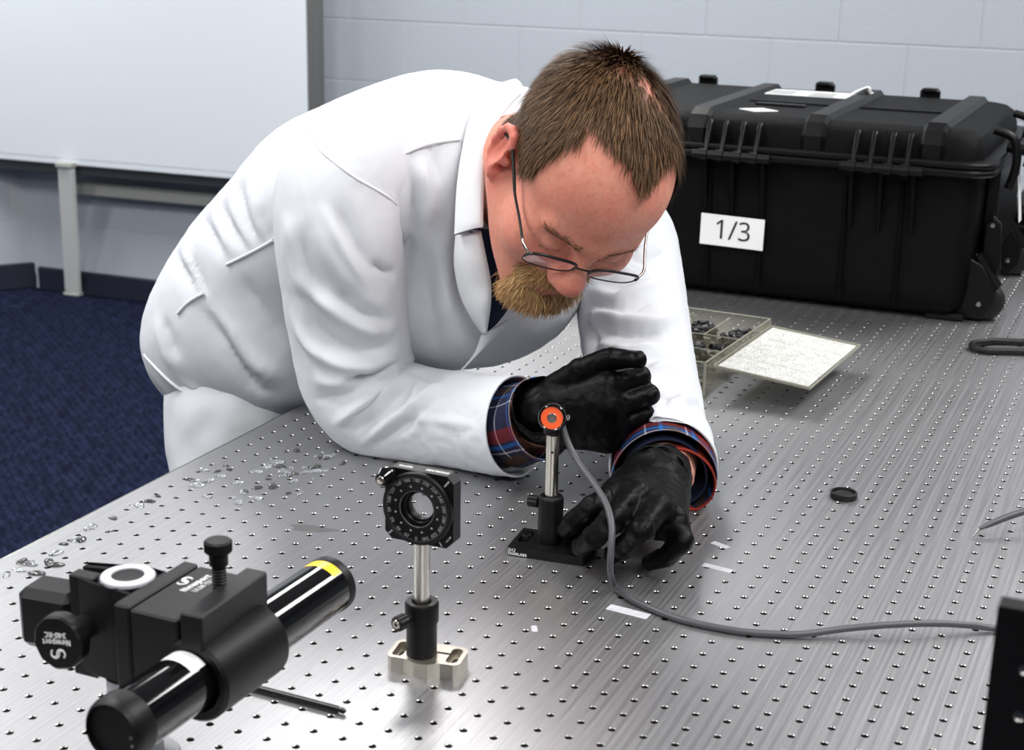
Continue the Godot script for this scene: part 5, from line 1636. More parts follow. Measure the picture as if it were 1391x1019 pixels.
func head_field(H: Transform3D, hs: float) -> Sdf:
	var s := Sdf.new()
	s.frame = H
	s.size = hs
	s.ell(Vector3(0, 0.034, -0.012), Vector3(0.0765, 0.086, 0.100), 0.02)          # skull
	s.ell(Vector3(0, 0.040, 0.032), Vector3(0.0640, 0.060, 0.064), 0.03)           # forehead
	s.ell(Vector3(0, -0.045, 0.034), Vector3(0.0610, 0.072, 0.058), 0.03)          # face
	s.cap(Vector3(0.052, -0.055, -0.008), Vector3(0.020, -0.100, 0.070), 0.024, 0.021, 0.03)   # jaw
	s.cap(Vector3(-0.052, -0.055, -0.008), Vector3(-0.020, -0.100, 0.070), 0.024, 0.021, 0.03)
	s.ell(Vector3(0, -0.103, 0.078), Vector3(0.022, 0.018, 0.018), 0.02)           # chin
	s.ell(Vector3(0.046, -0.030, 0.062), Vector3(0.024, 0.026, 0.026), 0.025)      # cheeks
	s.ell(Vector3(-0.046, -0.030, 0.062), Vector3(0.024, 0.026, 0.026), 0.025)
	s.cap(Vector3(-0.040, 0.016, 0.080), Vector3(-0.012, 0.013, 0.092), 0.010, 0.010, 0.016)   # brows
	s.cap(Vector3(0.040, 0.016, 0.080), Vector3(0.012, 0.013, 0.092), 0.010, 0.010, 0.016)
	s.ell(Vector3(-0.033, -0.006, 0.100), Vector3(0.020, 0.013, 0.016), 0.014, -1)  # eye sockets
	s.ell(Vector3(0.033, -0.006, 0.100), Vector3(0.020, 0.013, 0.016), 0.014, -1)
	s.ell(Vector3(-0.032, -0.007, 0.0795), Vector3(0.0145, 0.0125, 0.0125), 0.004)  # lids over the eyes
	s.ell(Vector3(0.032, -0.007, 0.0795), Vector3(0.0145, 0.0125, 0.0125), 0.004)
	s.cap(Vector3(0, 0.006, 0.091), Vector3(0, -0.030, 0.110), 0.0075, 0.0115, 0.012)          # nose
	s.ell(Vector3(0, -0.036, 0.110), Vector3(0.0155, 0.0125, 0.0135), 0.010)
	s.ell(Vector3(-0.0135, -0.040, 0.101), Vector3(0.0085, 0.0085, 0.0105), 0.007)
	s.ell(Vector3(0.0135, -0.040, 0.101), Vector3(0.0085, 0.0085, 0.0105), 0.007)
	s.ell(Vector3(-0.007, -0.049, 0.104), Vector3(0.0035, 0.0040, 0.0055), 0.003, -1)
	s.ell(Vector3(0.007, -0.049, 0.104), Vector3(0.0035, 0.0040, 0.0055), 0.003, -1)
	s.cap(Vector3(-0.020, -0.070, 0.086), Vector3(0.020, -0.070, 0.086), 0.0075, 0.0075, 0.012)  # lips
	s.cap(Vector3(-0.017, -0.080, 0.085), Vector3(0.017, -0.080, 0.085), 0.0075, 0.0075, 0.010)
	# neck
	s.cap(Vector3(0, -0.045, -0.035), Vector3(0.0, -0.150, -0.085), 0.063, 0.068, 0.03)
	# ears: shell, hollow, rim, lobe
	for q: float in [-1.0, 1.0]:
		var tilt := Basis(Vector3.UP, q * 0.45)
		s.ell(Vector3(q * 0.0800, -0.012, -0.016), Vector3(0.0065, 0.030, 0.018), 0.008, 1, tilt)
		s.ell(Vector3(q * 0.0870, -0.010, -0.011), Vector3(0.0062, 0.019, 0.0105), 0.004, -1, tilt)
		var rim := []
		for k in 9:
			var an := -1.9 + 4.3 * k / 8.0
			rim.append(Vector3(q * (0.0835 + 0.003 * sin(an + 1.2)), -0.010 + 0.0285 * sin(an), -0.014 - 0.0165 * cos(an)))
		for k in 8:
			s.cap(rim[k], rim[k + 1], 0.0038, 0.0038, 0.004)
		s.ell(Vector3(q * 0.0795, -0.040, -0.006), Vector3(0.0060, 0.0100, 0.0075), 0.006, 1, tilt)
		s.ell(Vector3(q * 0.0775, -0.014, -0.001), Vector3(0.0045, 0.0065, 0.0045), 0.004)
	return s

# how thickly hair grows at a point of the head (in the head's own axes)
func hair_at(q: Vector3) -> float:
	var ax := absf(q.x)
	var front := 0.069 - (1.0 if q.x < 0.011 else 1.55) * absf(q.x - 0.011)
	if ax > 0.048:
		front = minf(front, 0.022)
	if q.y < 0.100:
		var side := 0.0
		if q.y > 0.064:
			side = lerpf(0.038, 0.025, (q.y - 0.064) / 0.036)
		elif q.y > 0.037:
			side = 0.038
		elif q.y > 0.009:
			side = lerpf(0.018, 0.037, (q.y - 0.009) / 0.028)
		else:
			side = lerpf(0.004, 0.018, (q.y + 0.010) / 0.019)
		if ax > 0.030:
			front = lerpf(front, side, smoothstep(0.030, 0.048, ax))
		elif q.y < 0.080:
			front = -0.2
	if q.z > front:
		return 0.0
	var low := 0.010
	if q.z > -0.004:
		low = -0.014
	elif q.z < -0.030:
		low = lerpf(0.012, -0.060, smoothstep(-0.030, -0.050, q.z))
	if q.y < low:
		return 0.0
	var d := smoothstep(0.0, 0.010, front - q.z) * smoothstep(0.0, 0.008, q.y - low)
	var strip := Geometry3D.get_closest_point_to_segment(q, Vector3(-0.010, 0.114, -0.050), Vector3(0.026, 0.116, -0.020))
	d *= 1.0 - 0.86 * exp(-pow(strip.distance_to(q) / 0.019, 2.0))
	if ax > 0.060 and q.z > -0.046 and q.z < 0.012 and q.y < 0.024:
		return 0.0
	if q.y > 0.09 and q.z > -0.02:
		d *= 0.72
	return d

# short strands: ribbons rooted on the given vertices of the skin
func strands(m: M, H: Transform3D, roots: PackedInt32Array, count: int, length: Callable, flow: Callable, lift: Callable, colour: Callable, width: float, seed_: int, fuzz := 0.16) -> M:
	var r := RandomNumberGenerator.new()
	r.seed = seed_
	var inv := H.affine_inverse()
	var out := M.new()
	for k in count:
		var i := roots[r.randi() % roots.size()]
		var n := m.n[i]
		var p := m.v[i] + (Vector3(r.randf() - 0.5, r.randf() - 0.5, r.randf() - 0.5) * 0.004)
		p -= n * (p - m.v[i]).dot(n) + n * 0.0008
		var q := inv * p
		var fl: Vector3 = H.basis * (flow.call(q) as Vector3)
		fl = (fl - n * fl.dot(n)).normalized()
		var lf: float = lift.call(q)
		var jit := Vector3(r.randfn(), r.randfn(), r.randfn()) * fuzz
		var d := (fl + n * lf + jit).normalized()
		var len: float = length.call(q) * r.randf_range(0.6, 1.15)
		var c: Color = colour.call(q, r.randf())
		var s := out.v.size()
		for e in 4:
			var wd: float = width * [1.0, 1.0, 0.8, 0.25][e]
			var w := d.cross(n).normalized() * wd
			var nn := (n - d * n.dot(d)).normalized()
			out.vert(p - w, (nn - w.normalized() * 0.5).normalized())
			out.vert(p + w, (nn + w.normalized() * 0.5).normalized())
			out.c.append(c)
			out.c.append(c)
			p += d * len / 3.0
			d = (d + fl * 0.35 - n * 0.22 * (1.0 - lf)).normalized()
		for e in 3:
			out.quad(s + 2 * e, s + 2 * e + 1, s + 2 * e + 3, s + 2 * e + 2)
	return out

func hair_and_beard(t: Node, o: Vector3, m: M, heads: int, H: Transform3D) -> void:
	var inv := H.affine_inverse()
	var r := RandomNumberGenerator.new()
	r.seed = 5
	var scalp := PackedInt32Array()
	var chin := PackedInt32Array()
	var lip := PackedInt32Array()
	var brow := PackedInt32Array()
	var stub := PackedInt32Array()
	for i in heads:
		var q := inv * m.v[i]
		if r.randf() < hair_at(q):
			scalp.append(i)
		if q.y < -0.078 and q.z > 0.048 and absf(q.x) < 0.040 - 0.25 * maxf(0.0, 0.085 - q.z) and not (q.y > -0.084 and absf(q.x) < 0.014):
			chin.append(i)
		elif q.z > 0.076 and q.y < -0.052 and q.y > -0.078 and absf(q.x) < 0.036 and (q.y > -0.066 or absf(q.x) > 0.022):
			lip.append(i)
		if q.z > 0.07 and absf(q.x) > 0.010 and absf(q.x) < 0.050 and absf(q.y - (0.0140 - 0.18 * maxf(0.0, absf(q.x) - 0.034))) < 0.0048:
			brow.append(i)
		if q.y < -0.02 and q.z < 0.06 and q.z > 0.0 and absf(q.x) > 0.045 and m.n[i].dot(H.basis.z) > -0.6 and q.y > -0.10:
			stub.append(i)
	var whorl := Vector3(0.004, 0.098, -0.092)
	var flow := func(q: Vector3) -> Vector3:
		var a := (q - whorl).normalized()
		var side := smoothstep(0.040, 0.068, absf(q.x))
		return (a * (1.0 - 0.7 * side) + Vector3(0, -0.75, 0.25) * side).normalized()
	var shade := func(q: Vector3, u: float) -> Color:
		var c := Color(0.052, 0.027, 0.014).lerp(Color(0.180, 0.100, 0.048), u * u)
		return c
	var long := func(q: Vector3) -> float: return lerpf(0.021, 0.030, smoothstep(0.04, 0.11, q.y)) * (1.0 - 0.35 * smoothstep(0.03, -0.03, q.y)) * (1.0 - 0.45 * exp(-(q - Vector3(0.006, 0.115, -0.035)).length_squared() / 0.0006))
	var lift := func(q: Vector3) -> float: return 0.28 + 0.60 * exp(-(q - Vector3(-0.02, 0.105, -0.070)).length_squared() / 0.0012) + 0.1 * smoothstep(0.02, 0.05, q.z)
	put("hair", shift(strands(m, H, scalp, 30000, long, flow, lift, shade, 0.00052, 11), o), mats.hair, t).set_meta("kind", "stuff")
	var bshade := func(q: Vector3, u: float) -> Color: return Color(0.24, 0.115, 0.045).lerp(Color(0.62, 0.40, 0.19), u)
	var bd := put("beard", shift(strands(m, H, chin, 5200, func(_q: Vector3) -> float: return 0.019, func(q: Vector3) -> Vector3: return Vector3(q.x * 3.0, -1.0, 0.25), func(_q: Vector3) -> float: return 0.75, bshade, 0.00050, 12, 0.42), o), mats.hair, t)
	bd.set_meta("kind", "stuff")
	put("moustache", shift(strands(m, H, lip, 1800, func(_q: Vector3) -> float: return 0.013, func(q: Vector3) -> Vector3: return Vector3(q.x * 22.0, -1.0, 0.1), func(_q: Vector3) -> float: return 0.45, bshade, 0.00045, 13, 0.35), o), mats.hair, t).set_meta("kind", "stuff")
	put("eyebrows", shift(strands(m, H, brow, 520, func(_q: Vector3) -> float: return 0.009, func(q: Vector3) -> Vector3: return Vector3(signf(q.x), 0.25, -0.1), func(_q: Vector3) -> float: return 0.25, func(_q: Vector3, u: float) -> Color: return Color(0.14, 0.075, 0.036).lerp(Color(0.30, 0.18, 0.09), u), 0.00042, 14), o), mats.hair, t).set_meta("kind", "stuff")

func eyeglasses(t: Node, o: Vector3, H: Transform3D) -> void:
	var g := Node3D.new()
	g.name = "eyeglasses"
	t.add_child(g)
	var L := func(x: float, y: float, z: float) -> Vector3: return H * Vector3(x, y, z) + o
	var rim := M.new()
	for s: float in [-1.0, 1.0]:
		var pts := []
		var up := []
		var inner := []
		for k in 41:
			var a := TAU * k / 40.0
			var cx := signf(cos(a)) * pow(absf(cos(a)), 0.62)
			var cy := signf(sin(a)) * pow(absf(sin(a)), 0.72)
			var x := 0.0362 + 0.0268 * cx
			var y := -0.0105 + 0.0150 * cy - 0.0012 * cx
			pts.append(L.call(s * x, y, 0.1090 - 0.9 * x * x + 0.22 * (y + 0.010)))
		var ru := []
		for k in 41:
			ru.append(0.00165 if k <= 20 else 0.00075)
		put("rim", M.new().tube(pts, ru, 8, false), mats.metal_rim, g)
		var lens := M.new()
		var c: Vector3 = Vector3.ZERO
		for k in 40:
			c += pts[k] / 40.0
		c += H.basis.z.normalized() * 0.0012
		for k in 40:
			lens.face([c, pts[k].lerp(c, 0.01), pts[k + 1].lerp(c, 0.01)] if s > 0.0 else [c, pts[k + 1].lerp(c, 0.01), pts[k].lerp(c, 0.01)])
		lens.smooth()
		put("lens", lens, mats.spectacle_glass, g)
		var hinge: Vector3 = L.call(s * 0.0660, -0.0030, 0.1020)
		put("end_piece", M.new().tube([L.call(s * 0.0620, -0.0040, 0.1060), hinge, L.call(s * 0.0688, -0.0030, 0.0970), L.call(s * 0.0698, -0.0025, 0.0920)], [0.0013, 0.0016, 0.0017, 0.0014], 8), mats.rim_shine, g)
		var tp := put("temple", M.new().tube(spline([L.call(s * 0.0696, -0.0026, 0.0930), L.call(s * 0.0720, -0.0020, 0.070), L.call(s * 0.0770, 0.0000, 0.042), L.call(s * 0.0800, 0.0060, 0.012)], 6), 0.0015, 8), mats.rim_shine if s > 0.0 else mats.metal_rim, g)
		put("temple_tip", M.new().tube(spline([L.call(s * 0.0770, 0.0000, 0.042), L.call(s * 0.0805, 0.0070, 0.012), L.call(s * 0.0835, 0.0090, -0.010), L.call(s * 0.0830, -0.0060, -0.030)], 6), [0.0017, 0.0017, 0.0018, 0.0018, 0.0019, 0.0019, 0.0019, 0.0019, 0.0019, 0.0019, 0.0019, 0.0019, 0.0019, 0.0019, 0.0019, 0.0018, 0.0017, 0.0015, 0.0012], 8), mats.rubber, tp)
	put("bridge", M.new().tube(spline([L.call(-0.0098, -0.0060, 0.1098), L.call(-0.0050, -0.0030, 0.1125), L.call(0.0050, -0.0030, 0.1125), L.call(0.0098, -0.0060, 0.1098)], 6), 0.0011, 8), mats.metal_rim, g)

func body(t: Node, o: Vector3, H: Transform3D, hs: float) -> void:
	var m := M.new()
	var f := head_field(H, hs)
	f.mesh_into(m, HEAD_AT - Vector3(0.17, 0.15, 0.19), HEAD_AT + Vector3(0.14, 0.135, 0.15), 0.0030)
	var heads := m.v.size()
	# the rest of the body, under the clothes: coarse
	var b := Sdf.new()
	var chest := Vector3(-0.29, 1.08, -0.44)
	b.cap(H * Vector3(0, -0.13, -0.075), chest, 0.064, 0.075, 0.03)
	b.cap(Vector3(-0.33, 1.13, -0.27), Vector3(-0.20, 1.06, -0.53), 0.055, 0.055, 0.05)
	b.cap(Vector3(-0.34, 1.05, -0.42), Vector3(-0.56, 0.92, -0.46), 0.10, 0.10, 0.06)
	b.cap(Vector3(-0.60, 0.87, -0.40), Vector3(-0.56, 0.85, -0.54), 0.085, 0.085, 0.05)
	for q in [[Vector3(-0.585, 0.80, -0.385), Vector3(-0.590, 0.42, -0.365), Vector3(-0.64, 0.06, -0.38)], [Vector3(-0.58, 0.79, -0.56), Vector3(-0.58, 0.42, -0.60), Vector3(-0.62, 0.06, -0.62)]]:
		b.cap(q[0], q[1], 0.070, 0.048, 0.03)
		b.cap(q[1], q[2], 0.046, 0.032, 0.02)
	for side in 2:
		var path: Array = (RIGHT_SLEEVE if side == 0 else LEFT_SLEEVE).slice(1)
		path.append_array((RIGHT_CUFF if side == 0 else LEFT_CUFF).slice(1))
		path.append(RIGHT_WRIST if side == 0 else LEFT_WRIST)
		for k in path.size() - 1:
			var r0 := lerpf(0.045, 0.030, minf(1.0, k / (path.size() - 3.0)))
			var r1 := lerpf(0.045, 0.030, minf(1.0, (k + 1) / (path.size() - 3.0)))
			b.cap(path[k], path[k + 1], r0, r1, 0.01)
	b.mesh_into(m, Vector3(-0.80, 0.01, -0.72), Vector3(0.14, 1.28, -0.05), 0.013)
	# skin colour: redder nose, cheeks and ears, blotches, freckles
	var nz := noise(28.0, FastNoiseLite.TYPE_SIMPLEX_SMOOTH, 3, 61)
	var fz := noise(330.0, FastNoiseLite.TYPE_SIMPLEX_SMOOTH, 1, 62)
	var base := Color(0.62, 0.240, 0.168)
	var red := Color(0.60, 0.175, 0.130)
	var pale := Color(0.66, 0.325, 0.240)
	var inv := H.affine_inverse()
	for i in m.v.size():
		var p := m.v[i]
		var c := base if i < heads else Color(0.60, 0.290, 0.210)
		if i < heads:
			var q := inv * p
			var r := 0.8 * exp(-(q - Vector3(0, -0.036, 0.115)).length_squared() / 0.00035)
			r += 1.0 * exp(-pow((absf(q.x) - 0.084) / 0.012, 2.0)) * (1.0 if absf(q.y + 0.012) < 0.05 and q.z < 0.01 else 0.0)
			r += 0.45 * exp(-(q - Vector3(-0.048, -0.03, 0.075)).length_squared() / 0.0007)
			r += 0.3 * exp(-(q - Vector3(-0.03, 0.045, 0.09)).length_squared() / 0.0009)
			r += 0.55 * nz.get_noise_3dv(q) + 0.30 * fz.get_noise_3dv(q * 0.45)
			c = base.lerp(red, clampf(r, 0.0, 1.0)) if r > 0.0 else base.lerp(pale, clampf(-r, 0.0, 1.0))
			if q.z > 0.02:
				c = c.lerp(Color(0.36, 0.15, 0.09), clampf(fz.get_noise_3dv(q) * 1.6 - 0.45, 0.0, 0.30))
			c = c.lerp(Color(0.10, 0.055, 0.032), 0.80 * smoothstep(0.0, 0.6, hair_at(q)))
			if q.z > 0.06 and absf(q.y + 0.0165) < 0.0012 and absf(absf(q.x) - 0.032) < 0.012:
				c = Color(0.25, 0.12, 0.09)
			if q.y < -0.066 and q.y > -0.084 and q.z > 0.085 and absf(q.x) < 0.02:
				c = Color(0.46, 0.17, 0.13)
		m.c.append(c)
	var keep := M.new()
	keep.v = m.v.duplicate()
	keep.n = m.n.duplicate()
	put("body", shift(m, o), mats.skin, t)
	hair_and_beard(t, o, keep, heads, H)
	eyeglasses(t, o, H)

func bump_line(p: Vector3, line: Array, width: float, sharp: bool) -> float:     # closeness of p to a polyline: 1 on it, fading towards its ends
	var best := 1e9
	var along := 0.0
	var total := 0.0
	for i in line.size() - 1:
		var a: Vector3 = line[i]
		var d: Vector3 = line[i + 1] - a
		var t := clampf((p - a).dot(d) / d.length_squared(), 0.0, 1.0)
		var e := (p - a - d * t).length_squared()
		if e < best:
			best = e
			along = total + t * d.length()
		total += d.length()
	var f := along / total
	var taper := smoothstep(0.0, 0.35, f) * smoothstep(1.0, 0.65, f)
	return taper * (exp(-sqrt(best) / width * 1.15) if sharp else exp(-best / (width * width)))

# presses folds into cloth: each is a line, a width and a height (negative for a crease); row is the length of a swept row, whose ends meet
func press(m: M, list: Array, row: int) -> void:
	for fold in list:
		var ends: Array = fold[0].duplicate()                # drawn out a little at both ends, and rounded
		ends.push_front(ends[0] + (ends[0] - ends[1]).normalized() * 0.016)
		ends.push_back(ends[-1] + (ends[-1] - ends[-2]).normalized() * 0.016)
		var q := [spline(ends, 3), fold[1], fold[2] * (1.6 if row > 0 else 1.35)]
		var c := Vector3.ZERO
		for p in q[0]:
			c += p / float(q[0].size())
		var r := 0.0
		for p in q[0]:
			r = maxf(r, c.distance_to(p))
		r = pow(r + 2.6 * q[1], 2.0)
		for i in m.v.size():
			var p := m.v[i]
			if p.distance_squared_to(c) < r:
				p += m.n[i] * (q[2] * bump_line(p, q[0], q[1], q[2] < 0.0))
				p.y = maxf(p.y, TY + 0.0008) if row > 0 else p.y
				m.v[i] = p
	m.smooth()
	if row > 0:
		for j in m.v.size() / row:
			var a := j * row
			var s := (m.n[a] + m.n[a + row - 1]).normalized()
			m.n[a] = s
			m.n[a + row - 1] = s

# a band of cloth between two edge lines, with a thickness and rounded rims
func band(e0: Array, e1: Array, lift: Vector3, thick: float, belly: float, nu := 40, nv := 12) -> M:
	var m := M.new()
	var back := []
	var front := []
	for i in nu:
		var t := i / float(nu - 1)
		var a: Vector3 = at_spline(e0, t)
		var b: Vector3 = at_spline(e1, t)
		var r0 := []
		var r1 := []
		for j in nv:
			var v := j / float(nv - 1)
			var edge := sqrt(maxf(0.0, 1.0 - pow(2.0 * v - 1.0, 6.0))) * sqrt(maxf(0.0, 1.0 - pow(2.0 * t - 1.0, 24.0)))
			var p := a.lerp(b, v) + lift * belly * sin(PI * v)
			r0.append(p + lift * thick * edge)
			r1.append(p - lift * thick * edge)
		front.append(r0)
		back.append(r1)
	m.grid(nv, nu, func(j: int, i: int) -> Vector3: return front[i][j])
	m.grid(nv, nu, func(j: int, i: int) -> Vector3: return back[i][nv - 1 - j])
	return m

func armhole(parent: Node, m: M, nu: int, row: float, swing: float, from: float) -> void:     # the seam where a sleeve is set in
	var pts := []
	for i in range(0, nu + 1, 2):
		var j := int(row + swing * cos(TAU * i / nu - from))
		var k := j * (nu + 1) + i
		pts.append(m.v[k] + m.n[k] * 0.0004)
	for e in 3:
		var sm := pts.duplicate()
		for i in pts.size():
			sm[i] = (pts[i] + pts[(i + 1) % (pts.size() - 1)] + pts[(i + pts.size() - 2) % (pts.size() - 1)]) / 3.0
		pts = sm
	put("armhole_seam", M.new().tube(pts, 0.0019, 6, false), mats.coat_seam, parent)

func coat(t: Node, o: Vector3) -> void:
	var f := coat_field()
	var m := M.new()
	f.mesh_into(m, Vector3(-0.80, 0.66, -0.74), Vector3(0.0, 1.30, -0.08), 0.0052)
	var nz := noise(1.0, FastNoiseLite.TYPE_SIMPLEX_SMOOTH, 3, 71)
	for i in m.v.size():
		var p := m.v[i]
		m.v[i] = p + m.n[i] * (0.0014 * nz.get_noise_3d(p.x * 9.0, p.y * 9.0, p.z * 9.0) + 0.0008 * nz.get_noise_3d(p.x * 30.0 + p.y * 22.0, p.y * 14.0 + 5.0, p.z * 26.0))
	press(m, COAT_FOLDS, 0)
	var coat_o := put("lab_coat", shift(m, o), mats.coat, t)
	for q in COAT_SEAMS:
		put("seam", shift(M.new().tube(spline(q, 8), 0.0022, 6), o), mats.coat_seam, coat_o)
	put("collar", shift(band(COLLAR_OUT, COLLAR_IN, Vector3(0.50, 0.35, 0.79).normalized(), 0.0028, 0.007), o), mats.coat_seam, coat_o)
	put("lapel", shift(band(LAPEL_OUT, LAPEL_IN, Vector3(0.50, 0.20, 0.84).normalized(), 0.0026, 0.008), o), mats.coat_seam, coat_o)
	put("shirt_front", shift(band(SHIRT_OUT, SHIRT_IN, Vector3(0.45, 0.1, 0.88).normalized(), 0.0020, 0.004), o), mats.navy_cloth, t)
	put("front_facing", shift(band(FRONT_OUT, FRONT_IN, Vector3(0.45, 0.1, 0.88).normalized(), 0.0022, 0.006), o), mats.coat, coat_o)
	# sleeves: crumple, long drags, and creases that run round the inside of the elbow
	var crumple := func(u: float, tt: float, sd: float) -> float:
		var a := nz.get_noise_3d(cos(u) * 1.3 + sd, sin(u) * 1.3, tt * 7.0)
		var b := nz.get_noise_3d(cos(u + tt * 5.0) * 2.2 - sd, sin(u + tt * 5.0) * 2.2, tt * 15.0)
		return 0.0022 * a + 0.0012 * (0.35 - absf(b))
	var right := sweep(RIGHT_SLEEVE, RIGHT_RADII, 128, 260, func(u: float, tt: float, r: float) -> float:
		var fade := smoothstep(0.06, 0.16, tt) * (1.0 - 0.8 * smoothstep(0.94, 1.0, tt))
		return r + crumple.call(u, tt, 3.0) * fade, 0.003, TY + 0.0008, Vector3(0, 0, 1))
	press(right, RIGHT_FOLDS, 129)
	var ro := put("sleeve", shift(right, o), mats.coat, coat_o)
	armhole(ro, right, 128, 34.0, 9.0, 0.3)
	var left := sweep(LEFT_SLEEVE, LEFT_RADII, 128, 220, func(u: float, tt: float, r: float) -> float:
		var fade := smoothstep(0.05, 0.14, tt) * (1.0 - 0.8 * smoothstep(0.94, 1.0, tt))
		return r + crumple.call(u, tt, 11.0) * fade, 0.003, TY + 0.0008, Vector3(0, 0, 1))
	press(left, LEFT_FOLDS, 129)
	var lo2 := put("sleeve", shift(left, o), mats.coat, coat_o)
	armhole(lo2, left, 128, 30.0, 7.0, 0.3)
	# plaid shirt: cuffs at the wrists, collar at the neck
	var soft := func(u: float, tt: float, r: float) -> float: return r * (1.0 + 0.05 * sin(2.0 * u + 0.6) + 0.03 * sin(3.0 * u + 5.0 * tt))
	put("shirt_cuff", shift(sweep(RIGHT_CUFF, RIGHT_CUFF_RADII, 72, 40, soft, 0.0025, TY + 0.0006, Vector3(0, 0, 1)), o), mats.plaid, t)
	var lc := put("shirt_cuff", shift(sweep(LEFT_CUFF, LEFT_CUFF_RADII, 72, 40, soft, 0.0025, TY + 0.0006, Vector3(0, 0, 1)), o), mats.plaid, t)
	var lin := []
	for q in LEFT_CUFF:
		lin.append(q + Vector3(0.0, -0.001, 0.0))
	put("cuff_lining", shift(sweep(lin, [0.034, 0.038, 0.041, 0.043], 72, 24, soft, 0.002, TY + 0.0006, Vector3(0, 0, 1)), o), mats.navy_cloth, lc)
	var turn := []
	for q in LEFT_CUFF:
		turn.append(q + Vector3(0.012, -0.008, -0.002))
	put("cuff_facing", shift(sweep(turn, [0.034, 0.037, 0.0395, 0.0405], 72, 24, soft, 0.002, TY + 0.0006, Vector3(0, 0, 1)), o), mats.red_cloth, lc)
	var H := Transform3D(Basis(HEAD_L, HEAD_U, HEAD_F).orthonormalized().scaled(Vector3.ONE * 1.03), HEAD_AT)
	var nb: Vector3 = H * Vector3(0, -0.120, -0.045)
	var nd := (H * Vector3(0, -0.17, -0.095) - H * Vector3(0, -0.075, -0.030)).normalized()
	put("shirt_collar", shift(sweep([nb + nd * 0.06, nb + nd * 0.03, nb, nb - nd * 0.006], [0.082, 0.076, 0.072, 0.072], 56, 20, soft, 0.003, -9.0, HEAD_F), o), mats.plaid, t)
	# trousers and shoes
	var legs := M.new()
	var wob := func(u: float, tt: float, r: float) -> float: return r * (1.0 + 0.04 * nz.get_noise_3d(cos(u) * 1.5, sin(u) * 1.5, tt * 12.0)) - 0.003 * exp(-pow((tt - 0.15) / 0.03, 2.0))
	legs.add(sweep([Vector3(-0.590, 0.90, -0.40), Vector3(-0.580, 0.80, -0.385), Vector3(-0.572, 0.62, -0.372), Vector3(-0.590, 0.42, -0.365), Vector3(-0.625, 0.20, -0.372), Vector3(-0.645, 0.045, -0.378)], [0.098, 0.102, 0.094, 0.080, 0.070, 0.066], 64, 80, wob, 0.003, 0.005, Vector3(0, 0, 1)))
	legs.add(sweep([Vector3(-0.565, 0.88, -0.54), Vector3(-0.570, 0.78, -0.555), Vector3(-0.580, 0.62, -0.575), Vector3(-0.590, 0.42, -0.59), Vector3(-0.610, 0.20, -0.60), Vector3(-0.620, 0.045, -0.605)], [0.095, 0.098, 0.090, 0.078, 0.068, 0.064], 64, 80, wob, 0.003, 0.005, Vector3(0, 0, 1)))
	var tr := put("trousers", shift(legs, o), mats.trouser_cloth, t)
	put("side_seam", shift(M.new().tube(spline([Vector3(-0.673, 0.86, -0.345), Vector3(-0.668, 0.78, -0.340), Vector3(-0.652, 0.62, -0.328), Vector3(-0.655, 0.42, -0.322), Vector3(-0.684, 0.2, -0.335)], 8), 0.003, 6), o), mats.coat_seam, tr)
	for q in [Vector3(-0.645, 0, -0.378), Vector3(-0.620, 0, -0.605)]:
		var sf := Sdf.new()
		sf.cap(q + Vector3(-0.06, 0.045, -0.01), q + Vector3(0.0, 0.055, 0.0), 0.036, 0.040, 0.03)
		sf.cap(q + Vector3(0.0, 0.050, 0.0), q + Vector3(0.15, 0.032, 0.035), 0.042, 0.030, 0.03)
		var sm := M.new()
		sf.mesh_into(sm, q - Vector3(0.13, 0.02, 0.09), q + Vector3(0.23, 0.15, 0.12), 0.006)
		for i in sm.v.size():
			sm.v[i].y = maxf(sm.v[i].y, 0.0082)
		sm.smooth()
		put("shoe", shift(sm, o), mats.shoe_leather, t)

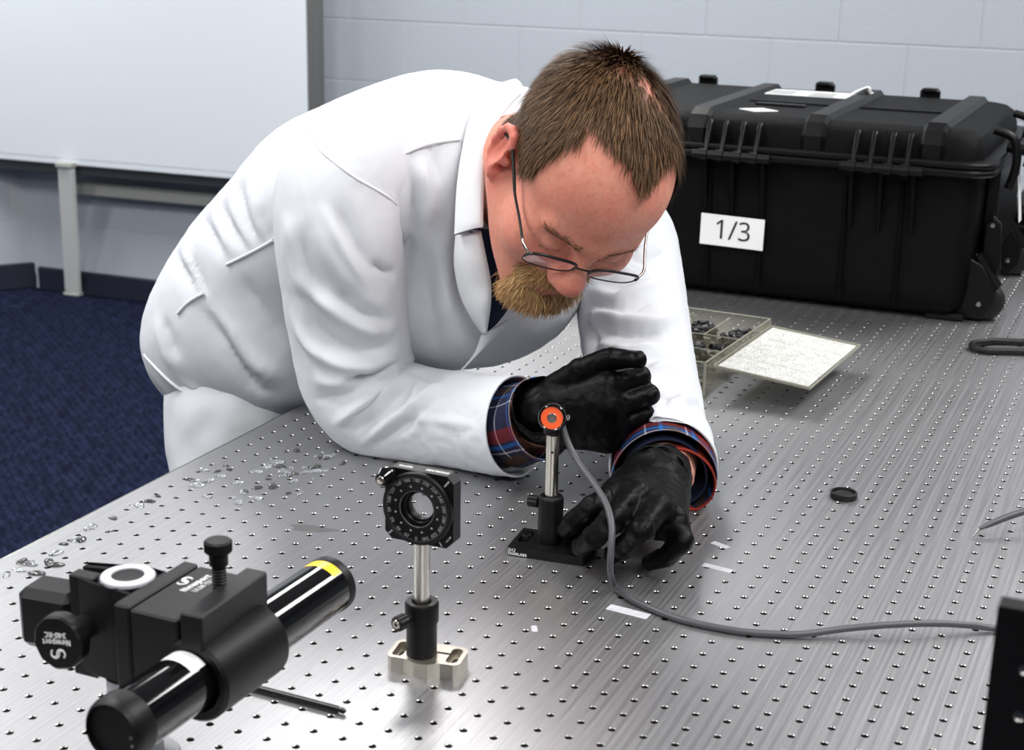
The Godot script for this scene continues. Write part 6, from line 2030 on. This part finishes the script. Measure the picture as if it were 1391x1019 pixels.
func glove(t: Node, o: Vector3, side: int) -> void:
	var wrist := RIGHT_WRIST if side == 0 else LEFT_WRIST
	var fingers: Dictionary = RIGHT_FINGERS if side == 0 else LEFT_FINGERS
	var s := Sdf.new()
	var idx: Vector3 = fingers.index[0]
	var pky: Vector3 = fingers.pinky[0]
	var mid: Vector3 = fingers.middle[0]
	var rng_: Vector3 = fingers.ring[0]
	var across := (pky - idx).normalized()
	var along := (mid - wrist).normalized()
	var nrm := along.cross(across).normalized() * (1.0 if side == 0 else -1.0)
	# palm: a web of bars from the wrist to the knuckles
	for q in [[idx, -0.014], [mid, -0.004], [rng_, 0.006], [pky, 0.014]]:
		s.cap(wrist + across * q[1], q[0], 0.0205, 0.0135, 0.016)
	var drop := -nrm * 0.010 if side == 0 else Vector3(0, -0.012, 0)
	s.cap(wrist.lerp(idx, 0.4) + drop, idx.lerp(pky, 0.3) + drop, 0.017, 0.013, 0.018)
	s.cap(wrist.lerp(pky, 0.35) + drop, idx.lerp(pky, 0.75) + drop, 0.018, 0.013, 0.018)
	var tight := 0.93 if side == 0 else 1.0
	for k in fingers:
		var p: Array = fingers[k]
		var r: Array = {"index": [0.0130, 0.0118, 0.0104, 0.0092], "middle": [0.0135, 0.0120, 0.0106, 0.0094], "ring": [0.0130, 0.0115, 0.0102, 0.0090], "pinky": [0.0120, 0.0105, 0.0094, 0.0084], "thumb": [0.0190, 0.0142, 0.0124, 0.0104]}[k]
		for i in 3:
			s.cap(p[i], p[i + 1], r[i] * tight, r[i + 1] * tight, 0.0035 if side == 0 else (0.005 if i else 0.008))
	var back := -along
	s.cap(wrist + back * 0.004, wrist + along * 0.02, 0.0300, 0.0270, 0.012)
	var lo := wrist
	var hi := wrist
	for k in fingers:
		for p in fingers[k]:
			lo = lo.min(p)
			hi = hi.max(p)
	var m := M.new()
	s.mesh_into(m, lo - Vector3.ONE * 0.04, hi + Vector3.ONE * 0.04, 0.0022)
	var nz := noise(60.0, FastNoiseLite.TYPE_SIMPLEX_SMOOTH, 3, 81 + side)
	for i in m.v.size():
		var p := m.v[i]
		p += m.n[i] * (0.0009 * nz.get_noise_3dv(p) - 0.0011 * pow(1.0 - absf(nz.get_noise_3dv(p * 0.30 + Vector3(3, 1, 2))), 12.0))
		p.y = maxf(p.y, TY + 0.0006)
		m.v[i] = p
	m.smooth()
	var g := put("glove", shift(m, o), mats.nitrile, t)
	# the gauntlet of the glove and its rolled edge
	var arm: Vector3 = (RIGHT_CUFF if side == 0 else LEFT_CUFF)[-1]
	var path := [wrist + along * 0.024, wrist + along * 0.010, wrist, wrist.lerp(arm, 0.95 if side == 0 else 0.55)]
	var cr := func(u: float, tt: float, r: float) -> float: return r + 0.0008 * sin(9.0 * u + 14.0 * tt) + 0.0007 * sin(26.0 * tt + 2.0 * sin(u))
	put("glove_cuff", shift(sweep(path, [0.024, 0.0318, 0.0318, 0.0322], 64, 30, cr, 0.0016, TY + 0.0008, Vector3(0, 0, 1)), o), mats.nitrile, g)
